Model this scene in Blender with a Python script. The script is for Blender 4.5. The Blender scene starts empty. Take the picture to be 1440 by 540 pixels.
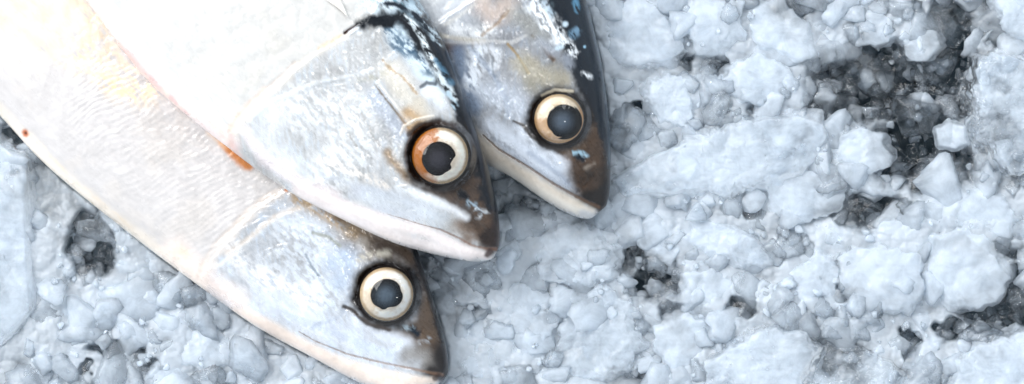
import bpy, bmesh, math, random
import numpy as np

# ------------------------------------------------------------------ basics
S = 0.0002            # metres per unit of working length (0.2 mm)
D = 3600.0            # camera height in those units (0.72 m)
CX, CY = 720.0, 270.0
rng = np.random.RandomState(11)
random.seed(11)
sc = bpy.context.scene
col = bpy.data.collections.new("fish_on_ice"); sc.collection.children.link(col)

def P(X, Y, Z):
    """a spot seen at (X, Y) that lies Z above the ice level -> metres"""
    k = (D - Z) / D
    return np.stack([(X - CX) * k * S, -(Y - CY) * k * S, Z * S], -1)

def lin(c):
    c = np.asarray(c, float) / 255.0
    return np.where(c <= 0.04045, c / 12.92, ((c + 0.055) / 1.055) ** 2.4)

def sst(e0, e1, x):
    t = np.clip((x - e0) / (e1 - e0), 0, 1)
    return t * t * (3 - 2 * t)

# ------------------------------------------------------------------ noise
_p = rng.permutation(256); PERM = np.concatenate([_p, _p, _p]).astype(np.int64)
_g = rng.normal(size=(256, 3)); GR = _g / np.linalg.norm(_g, axis=1)[:, None]
def perlin(x, y, z=0.0):
    x, y, z = np.broadcast_arrays(np.asarray(x, float), y, z)
    xi = np.floor(x).astype(np.int64); yi = np.floor(y).astype(np.int64); zi = np.floor(z).astype(np.int64)
    xf, yf, zf = x - xi, y - yi, z - zi
    u, v, w = [t * t * t * (t * (t * 6 - 15) + 10) for t in (xf, yf, zf)]
    xi &= 255; yi &= 255; zi &= 255
    out = 0
    for dx in (0, 1):
        for dy in (0, 1):
            for dz in (0, 1):
                h = PERM[PERM[PERM[xi + dx] + yi + dy] + zi + dz]
                g = GR[h]
                val = g[..., 0] * (xf - dx) + g[..., 1] * (yf - dy) + g[..., 2] * (zf - dz)
                out = out + val * (u if dx else 1 - u) * (v if dy else 1 - v) * (w if dz else 1 - w)
    return out * 1.5
def fbm(x, y, z=0.0, o=4, g=0.5):
    s = 0; a = 1; t = 0
    for i in range(o):
        s = s + a * perlin(np.asarray(x) * 2 ** i + 17.3 * i, np.asarray(y) * 2 ** i + 5.1 * i, np.asarray(z) * 2 ** i)
        t += a; a *= g
    return s / t * 1.4

def hash2(ix, iy, k):
    return PERM[(PERM[(PERM[(ix + 13 * k) & 255] + iy) & 255] + 7 * k) & 255] / 255.0

def dpoly(X, Y, pts):
    """distance to a polyline and the 0..1 position along it"""
    pts = np.asarray(pts, float)
    if len(pts) == 1:
        return np.hypot(X - pts[0, 0], Y - pts[0, 1]), np.zeros_like(X)
    best = np.full(X.shape, 1e9); tt = np.zeros(X.shape); n = len(pts) - 1
    for i in range(n):
        a, b = pts[i], pts[i + 1]; d = b - a; L = max(d @ d, 1e-9)
        t = np.clip(((X - a[0]) * d[0] + (Y - a[1]) * d[1]) / L, 0, 1)
        r = np.hypot(X - a[0] - t * d[0], Y - a[1] - t * d[1])
        m = r < best; best[m] = r[m]; tt[m] = (i + t[m]) / n
    return best, tt

def inpoly(X, Y, pts):
    pts = np.asarray(pts, float); c = np.zeros(X.shape, bool); j = len(pts) - 1
    for i in range(len(pts)):
        xi, yi = pts[i]; xj, yj = pts[j]
        hit = ((yi > Y) != (yj > Y)) & (X < (xj - xi) * (Y - yi) / (yj - yi + 1e-12) + xi)
        c ^= hit; j = i
    return c

def catmull(P_, q):
    """P_ (n,k) control rows, q parameters in 0..n-1"""
    P_ = np.asarray(P_, float); n = len(P_)
    i = np.clip(np.floor(q).astype(int), 0, n - 2); f = (q - i)[:, None]
    g = lambda k: P_[np.clip(k, 0, n - 1)]
    p0, p1, p2, p3 = g(i - 1), g(i), g(i + 1), g(i + 2)
    return 0.5 * (2 * p1 + (p2 - p0) * f + (2 * p0 - 5 * p1 + 4 * p2 - p3) * f ** 2 + (-p0 + 3 * p1 - 3 * p2 + p3) * f ** 3)

# ------------------------------------------------------------------ meshes
def mesh_obj(name, V, F, mat, parent=None, attrs=None, smooth=True):
    """V (n,3) metres, F (m,4) or (m,3) int array"""
    me = bpy.data.meshes.new(name)
    V = np.ascontiguousarray(V, np.float32); F = np.ascontiguousarray(F, np.int32)
    m, k = F.shape
    me.vertices.add(len(V)); me.vertices.foreach_set("co", V.ravel())
    me.loops.add(m * k); me.loops.foreach_set("vertex_index", F.ravel())
    me.polygons.add(m); me.polygons.foreach_set("loop_start", np.arange(0, m * k, k, dtype=np.int32))
    me.polygons.foreach_set("loop_total", np.full(m, k, np.int32))
    me.update(calc_edges=True)
    if smooth: me.polygons.foreach_set("use_smooth", np.ones(m, bool))
    for an, av in (attrs or {}).items():
        av = np.ascontiguousarray(av, np.float32)
        if av.ndim == 2:
            a = me.attributes.new(an, 'FLOAT_COLOR', 'POINT')
            a.data.foreach_set("color", np.concatenate([av, np.ones((len(av), 1), np.float32)], 1).ravel())
        else:
            a = me.attributes.new(an, 'FLOAT', 'POINT'); a.data.foreach_set("value", av)
    me.materials.append(mat)
    o = bpy.data.objects.new(name, me); col.objects.link(o)
    if parent is not None: o.parent = parent
    return o

def grid_faces(n, m, wrap=False):
    i = np.arange(n - 1)[:, None]; j = np.arange(m if wrap else m - 1)[None, :]; j2 = (j + 1) % m
    return np.stack([i * m + j, (i + 1) * m + j, (i + 1) * m + j2, i * m + j2], -1).reshape(-1, 4)

_ico = {}
def ico(level):
    if level not in _ico:
        bm = bmesh.new(); bmesh.ops.create_icosphere(bm, subdivisions=level, radius=1.0)
        V = np.array([v.co[:] for v in bm.verts]); F = np.array([[v.index for v in f.verts] for f in bm.faces]); bm.free()
        V /= np.linalg.norm(V, axis=1)[:, None]; _ico[level] = (V, F)
    return _ico[level]

def set_props(o, label=None, cat=None, group=None, kind=None):
    if label: o["label"] = label
    if cat: o["category"] = cat
    if group: o["group"] = group
    if kind: o["kind"] = kind
    return o

# ------------------------------------------------------------------ materials
def new_mat(name):
    m = bpy.data.materials.new(name); m.use_nodes = True; nt = m.node_tree; nt.nodes.clear()
    return m, nt, (lambda t, **k: _node(nt, t, k)), nt.links.new
def _node(nt, t, k):
    n = nt.nodes.new(t)
    for a, b in k.items(): setattr(n, a, b)
    return n

def skin_material():
    m, nt, N, L = new_mat("wet_fish_skin")
    out = N('ShaderNodeOutputMaterial'); b = N('ShaderNodeBsdfPrincipled')
    c = N('ShaderNodeAttribute', attribute_name='tint'); r = N('ShaderNodeAttribute', attribute_name='rough'); me = N('ShaderNodeAttribute', attribute_name='metal')
    tc = N('ShaderNodeTexCoord')
    n1 = N('ShaderNodeTexNoise'); n1.inputs['Scale'].default_value = 900; n1.inputs['Detail'].default_value = 5; n1.inputs['Roughness'].default_value = .65
    L(tc.outputs['Object'], n1.inputs['Vector'])
    bump = N('ShaderNodeBump'); bump.inputs['Strength'].default_value = .4; bump.inputs['Distance'].default_value = .00018
    L(n1.outputs['Fac'], bump.inputs['Height']); L(bump.outputs['Normal'], b.inputs['Normal']); 
    L(c.outputs['Color'], b.inputs['Base Color']); L(r.outputs['Fac'], b.inputs['Roughness']); L(me.outputs['Fac'], b.inputs['Metallic'])
    b.inputs['Specular IOR Level'].default_value = .2
    b.inputs['Coat Weight'].default_value = .5; b.inputs['Coat Roughness'].default_value = .09; b.inputs['Coat IOR'].default_value = 1.34
    L(b.outputs['BSDF'], out.inputs['Surface'])
    return m

def eye_material(name, base, rough, coat=1.0):
    m, nt, N, L = new_mat(name)
    out = N('ShaderNodeOutputMaterial'); b = N('ShaderNodeBsdfPrincipled')
    if base is None:
        c = N('ShaderNodeAttribute', attribute_name='tint'); L(c.outputs['Color'], b.inputs['Base Color'])
    else:
        tc = N('ShaderNodeTexCoord'); n = N('ShaderNodeTexNoise'); n.inputs['Scale'].default_value = 700
        cr = N('ShaderNodeMixRGB'); cr.inputs[1].default_value = (*base, 1); cr.inputs[2].default_value = (*[x * 1.7 for x in base], 1)
        L(tc.outputs['Object'], n.inputs['Vector']); L(n.outputs['Fac'], cr.inputs[0]); L(cr.outputs[0], b.inputs['Base Color'])
    b.inputs['Specular IOR Level'].default_value = .15; b.inputs['Roughness'].default_value = rough; b.inputs['Coat Weight'].default_value = coat; b.inputs['Coat Roughness'].default_value = .04
    L(b.outputs['BSDF'], out.inputs['Surface'])
    return m

def ice_material():
    """crushed ice: frosted white where 'frost' is high, clear glassy where it is low"""
    m, nt, N, L = new_mat("crushed_ice")
    out = N('ShaderNodeOutputMaterial')
    fr = N('ShaderNodeAttribute', attribute_name='frost'); geo = N('ShaderNodeNewGeometry')
    n1 = N('ShaderNodeTexNoise'); n1.inputs['Scale'].default_value = 170; n1.inputs['Detail'].default_value = 7; n1.inputs['Roughness'].default_value = .6; n1.inputs['Distortion'].default_value = .5
    L(geo.outputs['Position'], n1.inputs['Vector'])
    # frost + noise -> mix factor
    a = N('ShaderNodeMath', operation='MULTIPLY_ADD'); a.inputs[1].default_value = 1.1; a.inputs[2].default_value = -.55
    L(n1.outputs['Fac'], a.inputs[0])
    s = N('ShaderNodeMath', operation='ADD', use_clamp=True); L(fr.outputs['Fac'], s.inputs[0]); L(a.outputs[0], s.inputs[1])
    lim = N('ShaderNodeMath', operation='MULTIPLY'); lim.inputs[1].default_value = .84; L(s.outputs[0], lim.inputs[0])
    white = N('ShaderNodeBsdfPrincipled')
    white.inputs['Base Color'].default_value = (.82, .885, .955, 1)
    white.inputs['Roughness'].default_value = .28; white.inputs['IOR'].default_value = 1.31
    white.inputs['Coat Weight'].default_value = .7; white.inputs['Coat Roughness'].default_value = .05; white.inputs['Coat IOR'].default_value = 1.31
    tl = N('ShaderNodeBsdfTranslucent'); tl.inputs[0].default_value = (.87, .925, .98, 1)
    wmix = N('ShaderNodeMixShader'); wmix.inputs[0].default_value = .48; L(white.outputs[0], wmix.inputs[1]); L(tl.outputs[0], wmix.inputs[2])
    clear = N('ShaderNodeBsdfPrincipled')
    clear.inputs['Base Color'].default_value = (.93, .965, .99, 1)
    clear.inputs['Roughness'].default_value = .04; clear.inputs['IOR'].default_value = 1.31; clear.inputs['Transmission Weight'].default_value = 1
    n2 = N('ShaderNodeTexNoise'); n2.inputs['Scale'].default_value = 300; n2.inputs['Detail'].default_value = 6; n2.inputs['Roughness'].default_value = .6
    L(geo.outputs['Position'], n2.inputs['Vector'])
    v = N('ShaderNodeTexVoronoi', feature='F1'); v.inputs['Scale'].default_value = 260
    mx = N('ShaderNodeMixRGB'); mx.inputs[0].default_value = .06
    L(geo.outputs['Position'], mx.inputs[1]); L(n2.outputs['Color'], mx.inputs[2]); L(mx.outputs[0], v.inputs['Vector'])
    hsum = N('ShaderNodeMath', operation='MULTIPLY_ADD'); hsum.inputs[1].default_value = .25
    L(v.outputs['Distance'], hsum.inputs[0]); L(n2.outputs['Fac'], hsum.inputs[2])
    bump = N('ShaderNodeBump'); bump.inputs['Strength'].default_value = .3; bump.inputs['Distance'].default_value = .0004
    L(hsum.outputs[0], bump.inputs['Height'])
    L(bump.outputs['Normal'], white.inputs['Normal']); L(bump.outputs['Normal'], clear.inputs['Normal'])
    L(bump.outputs['Normal'], white.inputs['Coat Normal'])
    tr = N('ShaderNodeBsdfTransparent'); tr.inputs[0].default_value = (.965, .98, .994, 1)
    gl = N('ShaderNodeBsdfGlossy'); gl.inputs['Roughness'].default_value = .06; L(bump.outputs['Normal'], gl.inputs['Normal'])
    fz = N('ShaderNodeFresnel'); fz.inputs['IOR'].default_value = 1.4; L(bump.outputs['Normal'], fz.inputs['Normal'])
    thin = N('ShaderNodeMixShader'); L(fz.outputs[0], thin.inputs[0]); L(tr.outputs[0], thin.inputs[1]); L(gl.outputs[0], thin.inputs[2])
    both = N('ShaderNodeMixShader'); both.inputs[0].default_value = .3; L(thin.outputs[0], both.inputs[1]); L(clear.outputs[0], both.inputs[2])
    mix = N('ShaderNodeMixShader'); L(lim.outputs[0], mix.inputs[0]); L(both.outputs[0], mix.inputs[1]); L(wmix.outputs[0], mix.inputs[2])
    L(mix.outputs[0], out.inputs['Surface'])
    return m

def tray_material():
    m, nt, N, L = new_mat("dark_wet_tray")
    out = N('ShaderNodeOutputMaterial'); b = N('ShaderNodeBsdfPrincipled'); geo = N('ShaderNodeNewGeometry')
    n = N('ShaderNodeTexNoise'); n.inputs['Scale'].default_value = 90; n.inputs['Detail'].default_value = 6
    cr = N('ShaderNodeMixRGB'); cr.inputs[1].default_value = (.011, .024, .032, 1); cr.inputs[2].default_value = (.03, .058, .074, 1)
    L(geo.outputs['Position'], n.inputs['Vector']); L(n.outputs['Fac'], cr.inputs[0]); L(cr.outputs[0], b.inputs['Base Color'])
    b.inputs['Roughness'].default_value = .3
    L(b.outputs['BSDF'], out.inputs['Surface'])
    return m

SKIN = skin_material(); ICE = ice_material(); TRAY = tray_material()
IRIS = eye_material("iris", None, .35, .2); PUPIL = eye_material("cloudy_pupil", None, .5, .0)
RIM = eye_material("eye_rim", (.006, .004, .003), .4, .15)

def cornea_material():
    m, nt, N, L = new_mat("cornea")
    out = N('ShaderNodeOutputMaterial'); tr = N('ShaderNodeBsdfTransparent'); gl = N('ShaderNodeBsdfGlossy'); gl.inputs['Roughness'].default_value = .015
    fz = N('ShaderNodeFresnel'); fz.inputs['IOR'].default_value = 1.42; mx = N('ShaderNodeMixShader')
    L(fz.outputs[0], mx.inputs[0]); L(tr.outputs[0], mx.inputs[1]); L(gl.outputs[0], mx.inputs[2]); L(mx.outputs[0], out.inputs['Surface'])
    return m
CORNEA = cornea_material()

# ------------------------------------------------------------------ fish
def paint(C, R, M, Z, X, Y, nz, strokes):
    """markings of the skin, some painted glints and shade: each stroke = dict(p polyline, w half width, c colour, ...)"""
    for st in strokes:
        p = st['p']; w = st['w']; w0, w1 = (w if isinstance(w, tuple) else (w, w))
        far = max(w0, w1) * 2.5 + 12 + st.get('ring', 0)
        pa = np.asarray(p, float)
        box = (X > pa[:, 0].min() - far) & (X < pa[:, 0].max() + far) & (Y > pa[:, 1].min() - far) & (Y < pa[:, 1].max() + far)
        idx = np.nonzero(box)[0]
        if not len(idx): continue
        x, y = X[idx], Y[idx]
        if 'ring' in st:
            d = np.abs(np.hypot(x - pa[0, 0], y - pa[0, 1]) - st['ring']); t = 0
        else:
            d, t = dpoly(x, y, p)
        ww = w0 + (w1 - w0) * t
        if st.get('f'):
            d = np.where(inpoly(x, y, p), -d, d) + w0; t = 0
            dl, _ = dpoly(x, y, [p[-1], p[0]]); d = np.where(inpoly(x, y, p), -np.minimum(w0 - d, dl) + w0, np.minimum(d, dl + w0))
        d = d + nz['mid'][idx] * st.get('n', .24) * ww * 1.6 + nz['fine'][idx] * st.get('n', .24) * 3.0
        soft = min(.95, st.get('s', .6) + .12)
        m = 1 - sst(ww * (1 - soft), ww * (1 + soft * .6), d)
        if 'sp' in st:      # speckled
            m = m * sst(st['sp'] - .28, st['sp'] + .28, nz['speck'][idx])
        m = m * st.get('k', 1.0)
        if st.get('f'): m = m * np.clip(1.0 + .12 * nz['mid'][idx] + .10 * nz['streak'][idx], 0, 1)
        if 'c' in st:
            cc = lin(st['c']) * np.clip(1 + (1.0 if st.get('f') else .25) * (nz['big'][idx] * .8 + nz['mid'][idx] * .5 + nz['fine'][idx] * .3), .3, 2)[:, None]
            C[idx] = C[idx] * (1 - m[:, None]) + cc * m[:, None]
        if 'r' in st: R[idx] += (st['r'] - R[idx]) * m
        if 'm' in st: M[idx] += (st['m'] - M[idx]) * m
        if 'h' in st: Z[idx] += st['h'] * m

def curve_side(X, Y, pts):
    """signed distance to an open polyline (positive on its right-hand side in the picture)"""
    pts = np.asarray(pts, float); d, _ = dpoly(X, Y, pts)
    best = np.full(X.shape, 1e9); sg = np.ones(X.shape)
    for i in range(len(pts) - 1):
        a, b = pts[i], pts[i + 1]; v = b - a; L = v @ v
        t = np.clip(((X - a[0]) * v[0] + (Y - a[1]) * v[1]) / L, 0, 1)
        r = np.hypot(X - a[0] - t * v[0], Y - a[1] - t * v[1])
        cr = v[0] * (Y - a[1]) - v[1] * (X - a[0])
        m = r < best; best[m] = r[m]; sg[m] = np.sign(cr[m])
    return d * sg

def build_fish(cfg):
    prs = np.array(cfg['pairs'], float)      # Vx Vy Dx Dy zv zd h
    prs[4:, 4] += cfg.get('sink', 0)
    n = len(prs)
    # dense where the photograph shows the fish, coarse beyond
    vis = cfg['vis']
    q = np.concatenate([np.linspace(0, 1, 60)[:-1] ** 1.5, np.linspace(1, vis, cfg.get('rows', 620)), np.linspace(vis, n - 1, 90)[1:]])
    R_ = catmull(prs, q)
    th_top = np.linspace(0, math.pi, cfg.get('cols', 430)); th_bot = np.linspace(math.pi, 2 * math.pi, 60)[1:-1]
    th = np.concatenate([th_top, th_bot]); m = len(th)
    a = (1 - np.cos(th)) / 2
    h = R_[:, 6][:, None]
    sn = np.sin(th)[None, :]
    X = R_[:, 0][:, None] * (1 - a) + R_[:, 2][:, None] * a
    Y = R_[:, 1][:, None] * (1 - a) + R_[:, 3][:, None] * a
    Zm = R_[:, 4][:, None] * (1 - a) + R_[:, 5][:, None] * a
    prof = np.sign(sn) * np.abs(sn) ** cfg.get('pw', .9)
    Z = Zm + h * prof
    A = np.broadcast_to(a, X.shape).ravel().copy(); Q = np.broadcast_to(q[:, None], X.shape).ravel().copy()
    SN = np.broadcast_to(sn, X.shape).ravel().copy()
    X, Y, Z, Hh = X.ravel(), Y.ravel(), Z.ravel(), np.broadcast_to(h, X.shape).ravel()
    # axis directions for streaks
    ax = cfg['axis']; ang = math.atan2(ax[1], ax[0])
    U = X * math.cos(ang) + Y * math.sin(ang); W = -X * math.sin(ang) + Y * math.cos(ang)
    sd = cfg['seed'] * 31.7
    top = SN > 0
    nz = dict(big=fbm(X / 70, Y / 70, sd, 3), mid=fbm(X / 16, Y / 16, sd + 3, 3), fine=fbm(X / 5, Y / 5, sd + 9, 3),
              streak=fbm(U / 26, W / 5.5, sd + 20, 4), streak2=fbm((U * .8 + W * .6) / 22, (W * .8 - U * .6) / 4.5, sd + 27, 4),
              speck=fbm(U / 15, W / 6, sd + 41, 4, .6))
    # head / body masks from the gill edge line
    gs = curve_side(X, Y, cfg['gill_edge'])
    if cfg.get('flip'): gs = -gs
    head = sst(-9, 16, gs + nz['mid'] * 9 + nz['fine'] * 2)
    Cb = lin(cfg['body_col'])[None, :] * (1 + .10 * nz['mid'] + .07 * nz['streak'])[:, None]; Ch = lin(cfg['head_col'])
    C = Cb * (1 - head[:, None]) + Ch * head[:, None]
    v = (1 + (nz['streak'] * .18 + nz['streak2'] * .22 + nz['big'] * .32 + nz['mid'] * .22 + nz['fine'] * .05) * head + (nz['big'] * .03 + nz['fine'] * .02) * (1 - head))  # pale head streaks and patches painted to look like silvery reflections
    C = C * v[:, None]
    blue = sst(.05, .5, nz['streak2'] + nz['mid'] * .5) * head * .35
    C = C * (1 - blue[:, None]) + C * np.array([.80, .93, 1.08]) * blue[:, None]
    warm = sst(.1, .6, -nz['big'] + nz['mid'] * .4) * .3
    C = C * (1 - warm[:, None]) + C * np.array([1.03, .98, .90]) * warm[:, None]
    Rg = np.full(X.shape, .29) + .04 * (1 - head) + nz['fine'] * .05 - nz['streak'] * .14 + nz['mid'] * .05
    M = .30 * head + .06 * (1 - head) + nz['mid'] * .12 * head
    # the back is dark everywhere on this kind of fish, also where the frame ends
    back = sst(cfg.get('back0', .80), cfg.get('back1', .88), A + nz['mid'] * .03) * sst(cfg.get('backq', 6.5), cfg.get('backq', 6.5) + 1.2, Q)
    back = np.where(top, back, back)
    pat = sst(-.1, .15, fbm(U / 45, W / 14, sd + 60, 2))
    dk = lin((16, 30, 42)) * (1 - pat[:, None]) + lin((110, 150, 165)) * pat[:, None]
    C = C * (1 - back[:, None]) + dk * back[:, None]
    Z0 = Z.copy()
    # relief of the skin
    relief = (nz['streak'] * .3 + nz['fine'] * .2 + nz['mid'] * 1.1) * np.clip(SN, 0, 1)
    Z = Z + relief
    # gill cover edge: a step down to the body
    step = sst(-1, 3.5, gs) * sst(30, 60, 90 - np.minimum(np.abs(gs), 90) + 0)
    Z = Z + (step * cfg.get('gill_step', 3.0) * np.exp(-np.clip(gs, 0, 400) / 70)) * np.clip(SN, 0, 1) * (gs > -2)
    # mouth line groove and jaw
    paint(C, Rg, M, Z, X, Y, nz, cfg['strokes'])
    if 'ripple' in cfg:
        rp = cfg['ripple']; d, t = dpoly(X, Y, rp['p']); mk = 1 - sst(rp['w'] * .35, rp['w'], d)
        # crests bend from steep near the back to flat near the belly
        wob = fbm(X / 60, Y / 60, sd + 80, 2) * 9 + fbm(X / 14, Y / 14, sd + 83, 2) * 2.2
        ph = (Y * .84 + X * (.52) - .00055 * (X - 150) ** 2 * .2 + wob) / 7.6
        w_ = (np.abs(np.sin(ph * math.pi)) ** .8) * (0.6 + .8 * fbm(X / 22, Y / 9, sd + 85, 2))
        Z = Z + w_ * mk * 1.4 * np.clip(SN, 0, 1)
    # eye socket
    ex, ey, er = cfg['eye'][:3]
    near = (np.hypot(X - ex, Y - ey) < 4) & top
    ze = Z0[near].mean() + cfg['eye'][3]
    re = np.hypot(X - ex, Y - ey)
    mk = (1 - sst(er + 1, er + 13, re)) * top
    Z = Z * (1 - mk) + (ze - 2.5) * mk
    M = np.clip(M, 0, 1); Rg = np.clip(Rg, .12, 1); C = np.clip(C, 0.002, .93)
    V = P(X, Y, Z)
    F = grid_faces(len(q), m, wrap=True)
    root = bpy.data.objects.new('mackerel', None); col.objects.link(root)
    root.location = P(np.array(prs[6, 0] * .5 + prs[6, 2] * .5), np.array(prs[6, 1] * .5 + prs[6, 3] * .5), np.array(0.0))
    off = np.array(root.location)
    cF = F[:, 0]
    fx, fy, fq = X[F].mean(1), Y[F].mean(1), Q[F].mean(1)
    ftop = SN[F].mean(1) > 0.0
    used = np.zeros(len(F), bool)
    parts = []
    for nm, poly, lift in cfg['patches']:
        sel = inpoly(fx, fy, poly) & ~used & (ftop if nm == 'gill_cover' else True)
        if nm == 'lower_jaw': sel &= (fq < cfg['jawq'])
        used |= sel; parts.append((nm, sel, lift))
    parts.insert(0, ('body', ~used, 0))
    for nm, sel, lift in parts:
        f = F[sel]; ids, inv = np.unique(f, return_inverse=True); f2 = inv.reshape(f.shape)
        mesh_obj(nm, V[ids] - off, f2, SKIN, root, dict(tint=C[ids], rough=Rg[ids], metal=M[ids]))
    # snout cap
    # eye: rim ring, iris, pupil
    eye_parts(root, off, ex, ey, er, ze, cfg)
    # tail fin beyond the frame
    fin(root, off, cfg)
    return root, dict(X=X, Y=Y, Z=Z)

def ring_mesh(ex, ey, r0, r1, z0, z1, n=96, bulge=1.6, k=10):
    th = np.linspace(0, 2 * math.pi, n, endpoint=False)
    a = np.linspace(0, 1, k)[:, None]
    r = r0 + (r1 - r0) * a; z = z0 + (z1 - z0) * a + bulge * np.sin(a * math.pi)
    X = ex + r * np.cos(th)[None, :]; Y = ey + r * np.sin(th)[None, :]; Z = np.broadcast_to(z, X.shape)
    return X.ravel(), Y.ravel(), Z.ravel().copy(), grid_faces(k, n, wrap=True)[:, ::-1]

def eye_parts(root, off, ex, ey, er, ze, cfg):
    X, Y, Z, F = ring_mesh(ex, ey, er - 1.0, er + 4.0, ze + 1.2, ze - 4.5, bulge=.8)
    rim = mesh_obj('eye', P(X, Y, Z) - off, F, RIM, root)
    # iris: a domed ring; inner-edge notches shape in white pupil reflections
    n, k = 220, 44
    th = np.linspace(0, 2 * math.pi, n, endpoint=False)
    px, py, pr = cfg['pupil']
    rag = 1 + .025 * fbm(np.cos(th) * 2.2, np.sin(th) * 2.2, cfg['seed'] + .5, 4)
    for (ta, wa, am) in cfg['notch']:
        dd = np.abs((th - math.radians(ta) + math.pi) % (2 * math.pi) - math.pi)
        rag = rag - .7 * am * np.exp(-(dd / math.radians(wa)) ** 2) * (1 + .35 * perlin(th * 5, 0.3, cfg['seed']))
    ri = pr * rag
    a = np.linspace(0, 1, k)[:, None]
    ix, iy = px + ri * np.cos(th), py + ri * np.sin(th)
    ox, oy = ex + er * np.cos(th), ey + er * np.sin(th)
    X = ix * (1 - a) + ox * a; Y = iy * (1 - a) + oy * a
    rr = np.hypot(X - ex, Y - ey) / er
    Z = ze + 8.5 * np.sqrt(np.clip(1.02 - rr ** 2, 0, 1)) + .5 * fbm(X / 5, Y / 5, 3.3, 3)
    Z[:3] -= np.array([3.0, 1.2, .3])[:, None]
    tint = cfg['iris'](X.ravel(), Y.ravel(), rr.ravel(), np.arctan2(Y - ey, X - ex).ravel())
    mesh_obj('iris', P(X.ravel(), Y.ravel(), Z.ravel()) - off, grid_faces(k, n, wrap=True)[:, ::-1], IRIS, rim, dict(tint=np.clip(tint, .003, .92)))
    X, Y, Z, F = ring_mesh(ex, ey, .02, er + 1.5, ze + 17, ze + 1.0, n=96, bulge=0, k=26)
    Z = ze + 1 + 16 * np.sqrt(np.clip(1 - (np.hypot(X - ex, Y - ey) / (er + 1.6)) ** 2, 0, 1))
    Z += .35 * fbm(X / 9, Y / 9, cfg['seed'] * 2.2, 2)
    mesh_obj('cornea', P(X, Y, Z) - off, F, CORNEA, rim)
    # pupil: cloudy lens below the iris edge
    k = 22; a = np.linspace(0.001, 1, k)[:, None]; r = (pr * 1.12) * a
    X = px + r * np.cos(th)[None]; Y = py + r * np.sin(th)[None]
    Z = np.broadcast_to(ze + 5.2 + 2.4 * (1 - a ** 2), X.shape)
    d = np.hypot(X - px, Y - py) / pr
    cl = np.exp(-(np.hypot(X - px + 1, Y - py - 1) / pr / .6) ** 2.6)[..., None]
    t = lin((3, 3, 5)) * (1 - cl) + lin(cfg.get('cloud', (92, 98, 106))) * cl
    t = t * (1 + .25 * fbm(X / 4, Y / 4, 8.1, 3))[..., None]
    mesh_obj('pupil', P(X.ravel(), Y.ravel(), Z.ravel()) - off, grid_faces(k, n, wrap=True)[:, ::-1], PUPIL, rim, dict(tint=t.reshape(-1, 3)))

def fin_slab(name, root, off, outline_a, outline_b, z, colr, thick=2.5, rays=9):
    """fin between two edge curves, with ray relief; both faces closed"""
    n, m = 60, 50
    q = np.linspace(0, 1, n)
    A_ = catmull(outline_a, q * (len(outline_a) - 1)); B_ = catmull(outline_b, q * (len(outline_b) - 1))
    a = np.linspace(0, 1, m)[None, :, None]
    G = A_[:, None, :] * (1 - a) + B_[:, None, :] * a
    ray = np.abs(np.sin(np.linspace(0, 1, m) * math.pi * rays))[None, :]
    edge = np.minimum(1, np.minimum(np.linspace(0, 1, m), 1 - np.linspace(0, 1, m)) * 12)[None, :] * np.minimum(1, (1 - q) * 14)[:, None]
    zt = z + (thick * .5 + ray * 1.2) * edge; zb = z - (thick * .5) * edge
    zz = lambda t: np.broadcast_to(t, (n, m)).ravel()
    X, Y = G[..., 0].ravel(), G[..., 1].ravel()
    V = np.concatenate([P(X, Y, zz(zt)), P(X, Y, zz(zb))]) - off
    F = grid_faces(n, m); F = np.concatenate([F, F[:, ::-1] + n * m])
    ro = zz(ray * np.ones((n, 1)))
    C = lin(colr)[None, :] * (0.75 + .25 * ro)[:, None]; C = np.concatenate([C, C])
    mesh_obj(name, V, F, SKIN, root, dict(tint=np.clip(C, .003, .9), rough=np.full(len(C), .35), metal=np.full(len(C), .1)))

def fin(root, off, cfg):
    p = np.array(cfg['pairs'][-1], float); Vv, Dd = p[:2], p[2:4]; z = (p[4] + p[5]) / 2
    c = (Vv + Dd) / 2; e = np.array(cfg['tail_dir'], float); e /= np.linalg.norm(e); nrm = (Dd - Vv) / np.linalg.norm(Dd - Vv)
    for sgn in (1, -1):
        a = [c + nrm * sgn * 20 - e * 14, c + nrm * sgn * 70 + e * 60, c + nrm * sgn * 125 + e * 150]
        b = [c - nrm * sgn * 2 - e * 14, c + nrm * sgn * 12 + e * 40, c + nrm * sgn * 118 + e * 152]
        fin_slab('tail_fin', root, off, a, b, z + sgn * .7, (60, 70, 75))

# ---- the three fish -------------------------------------------------------
def eye_iris(light, warm, warm_dirs, gold=(196, 160, 110)):
    def f(X, Y, rr, an):
        n = fbm(X / 7, Y / 7, 2.2, 3); n2 = fbm(X / 3, Y / 3, 4.2, 2)
        C = np.tile(lin(light), (len(X), 1))
        edge = sst(.84, .95, rr + n * .03)
        C = C * (1 - edge[:, None] * .9) + lin(gold) * .62 * edge[:, None] * .9
        inn = (1 - sst(.56, .72, rr + n * .05)) * .35
        C = C * (1 - inn[:, None]) + lin(gold) * .8 * inn[:, None]
        for ad, wd, k in warm_dirs:
            dd = np.abs((an - math.radians(ad) + math.pi) % (2 * math.pi) - math.pi) / math.radians(wd)
            m = (1 - sst(.55, 1.1, dd + n * .35)) * k
            C = C * (1 - m[:, None]) + lin(warm) * m[:, None]
        return C * (1 + n * .10 + n2 * .10)[:, None]
    return f

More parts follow.
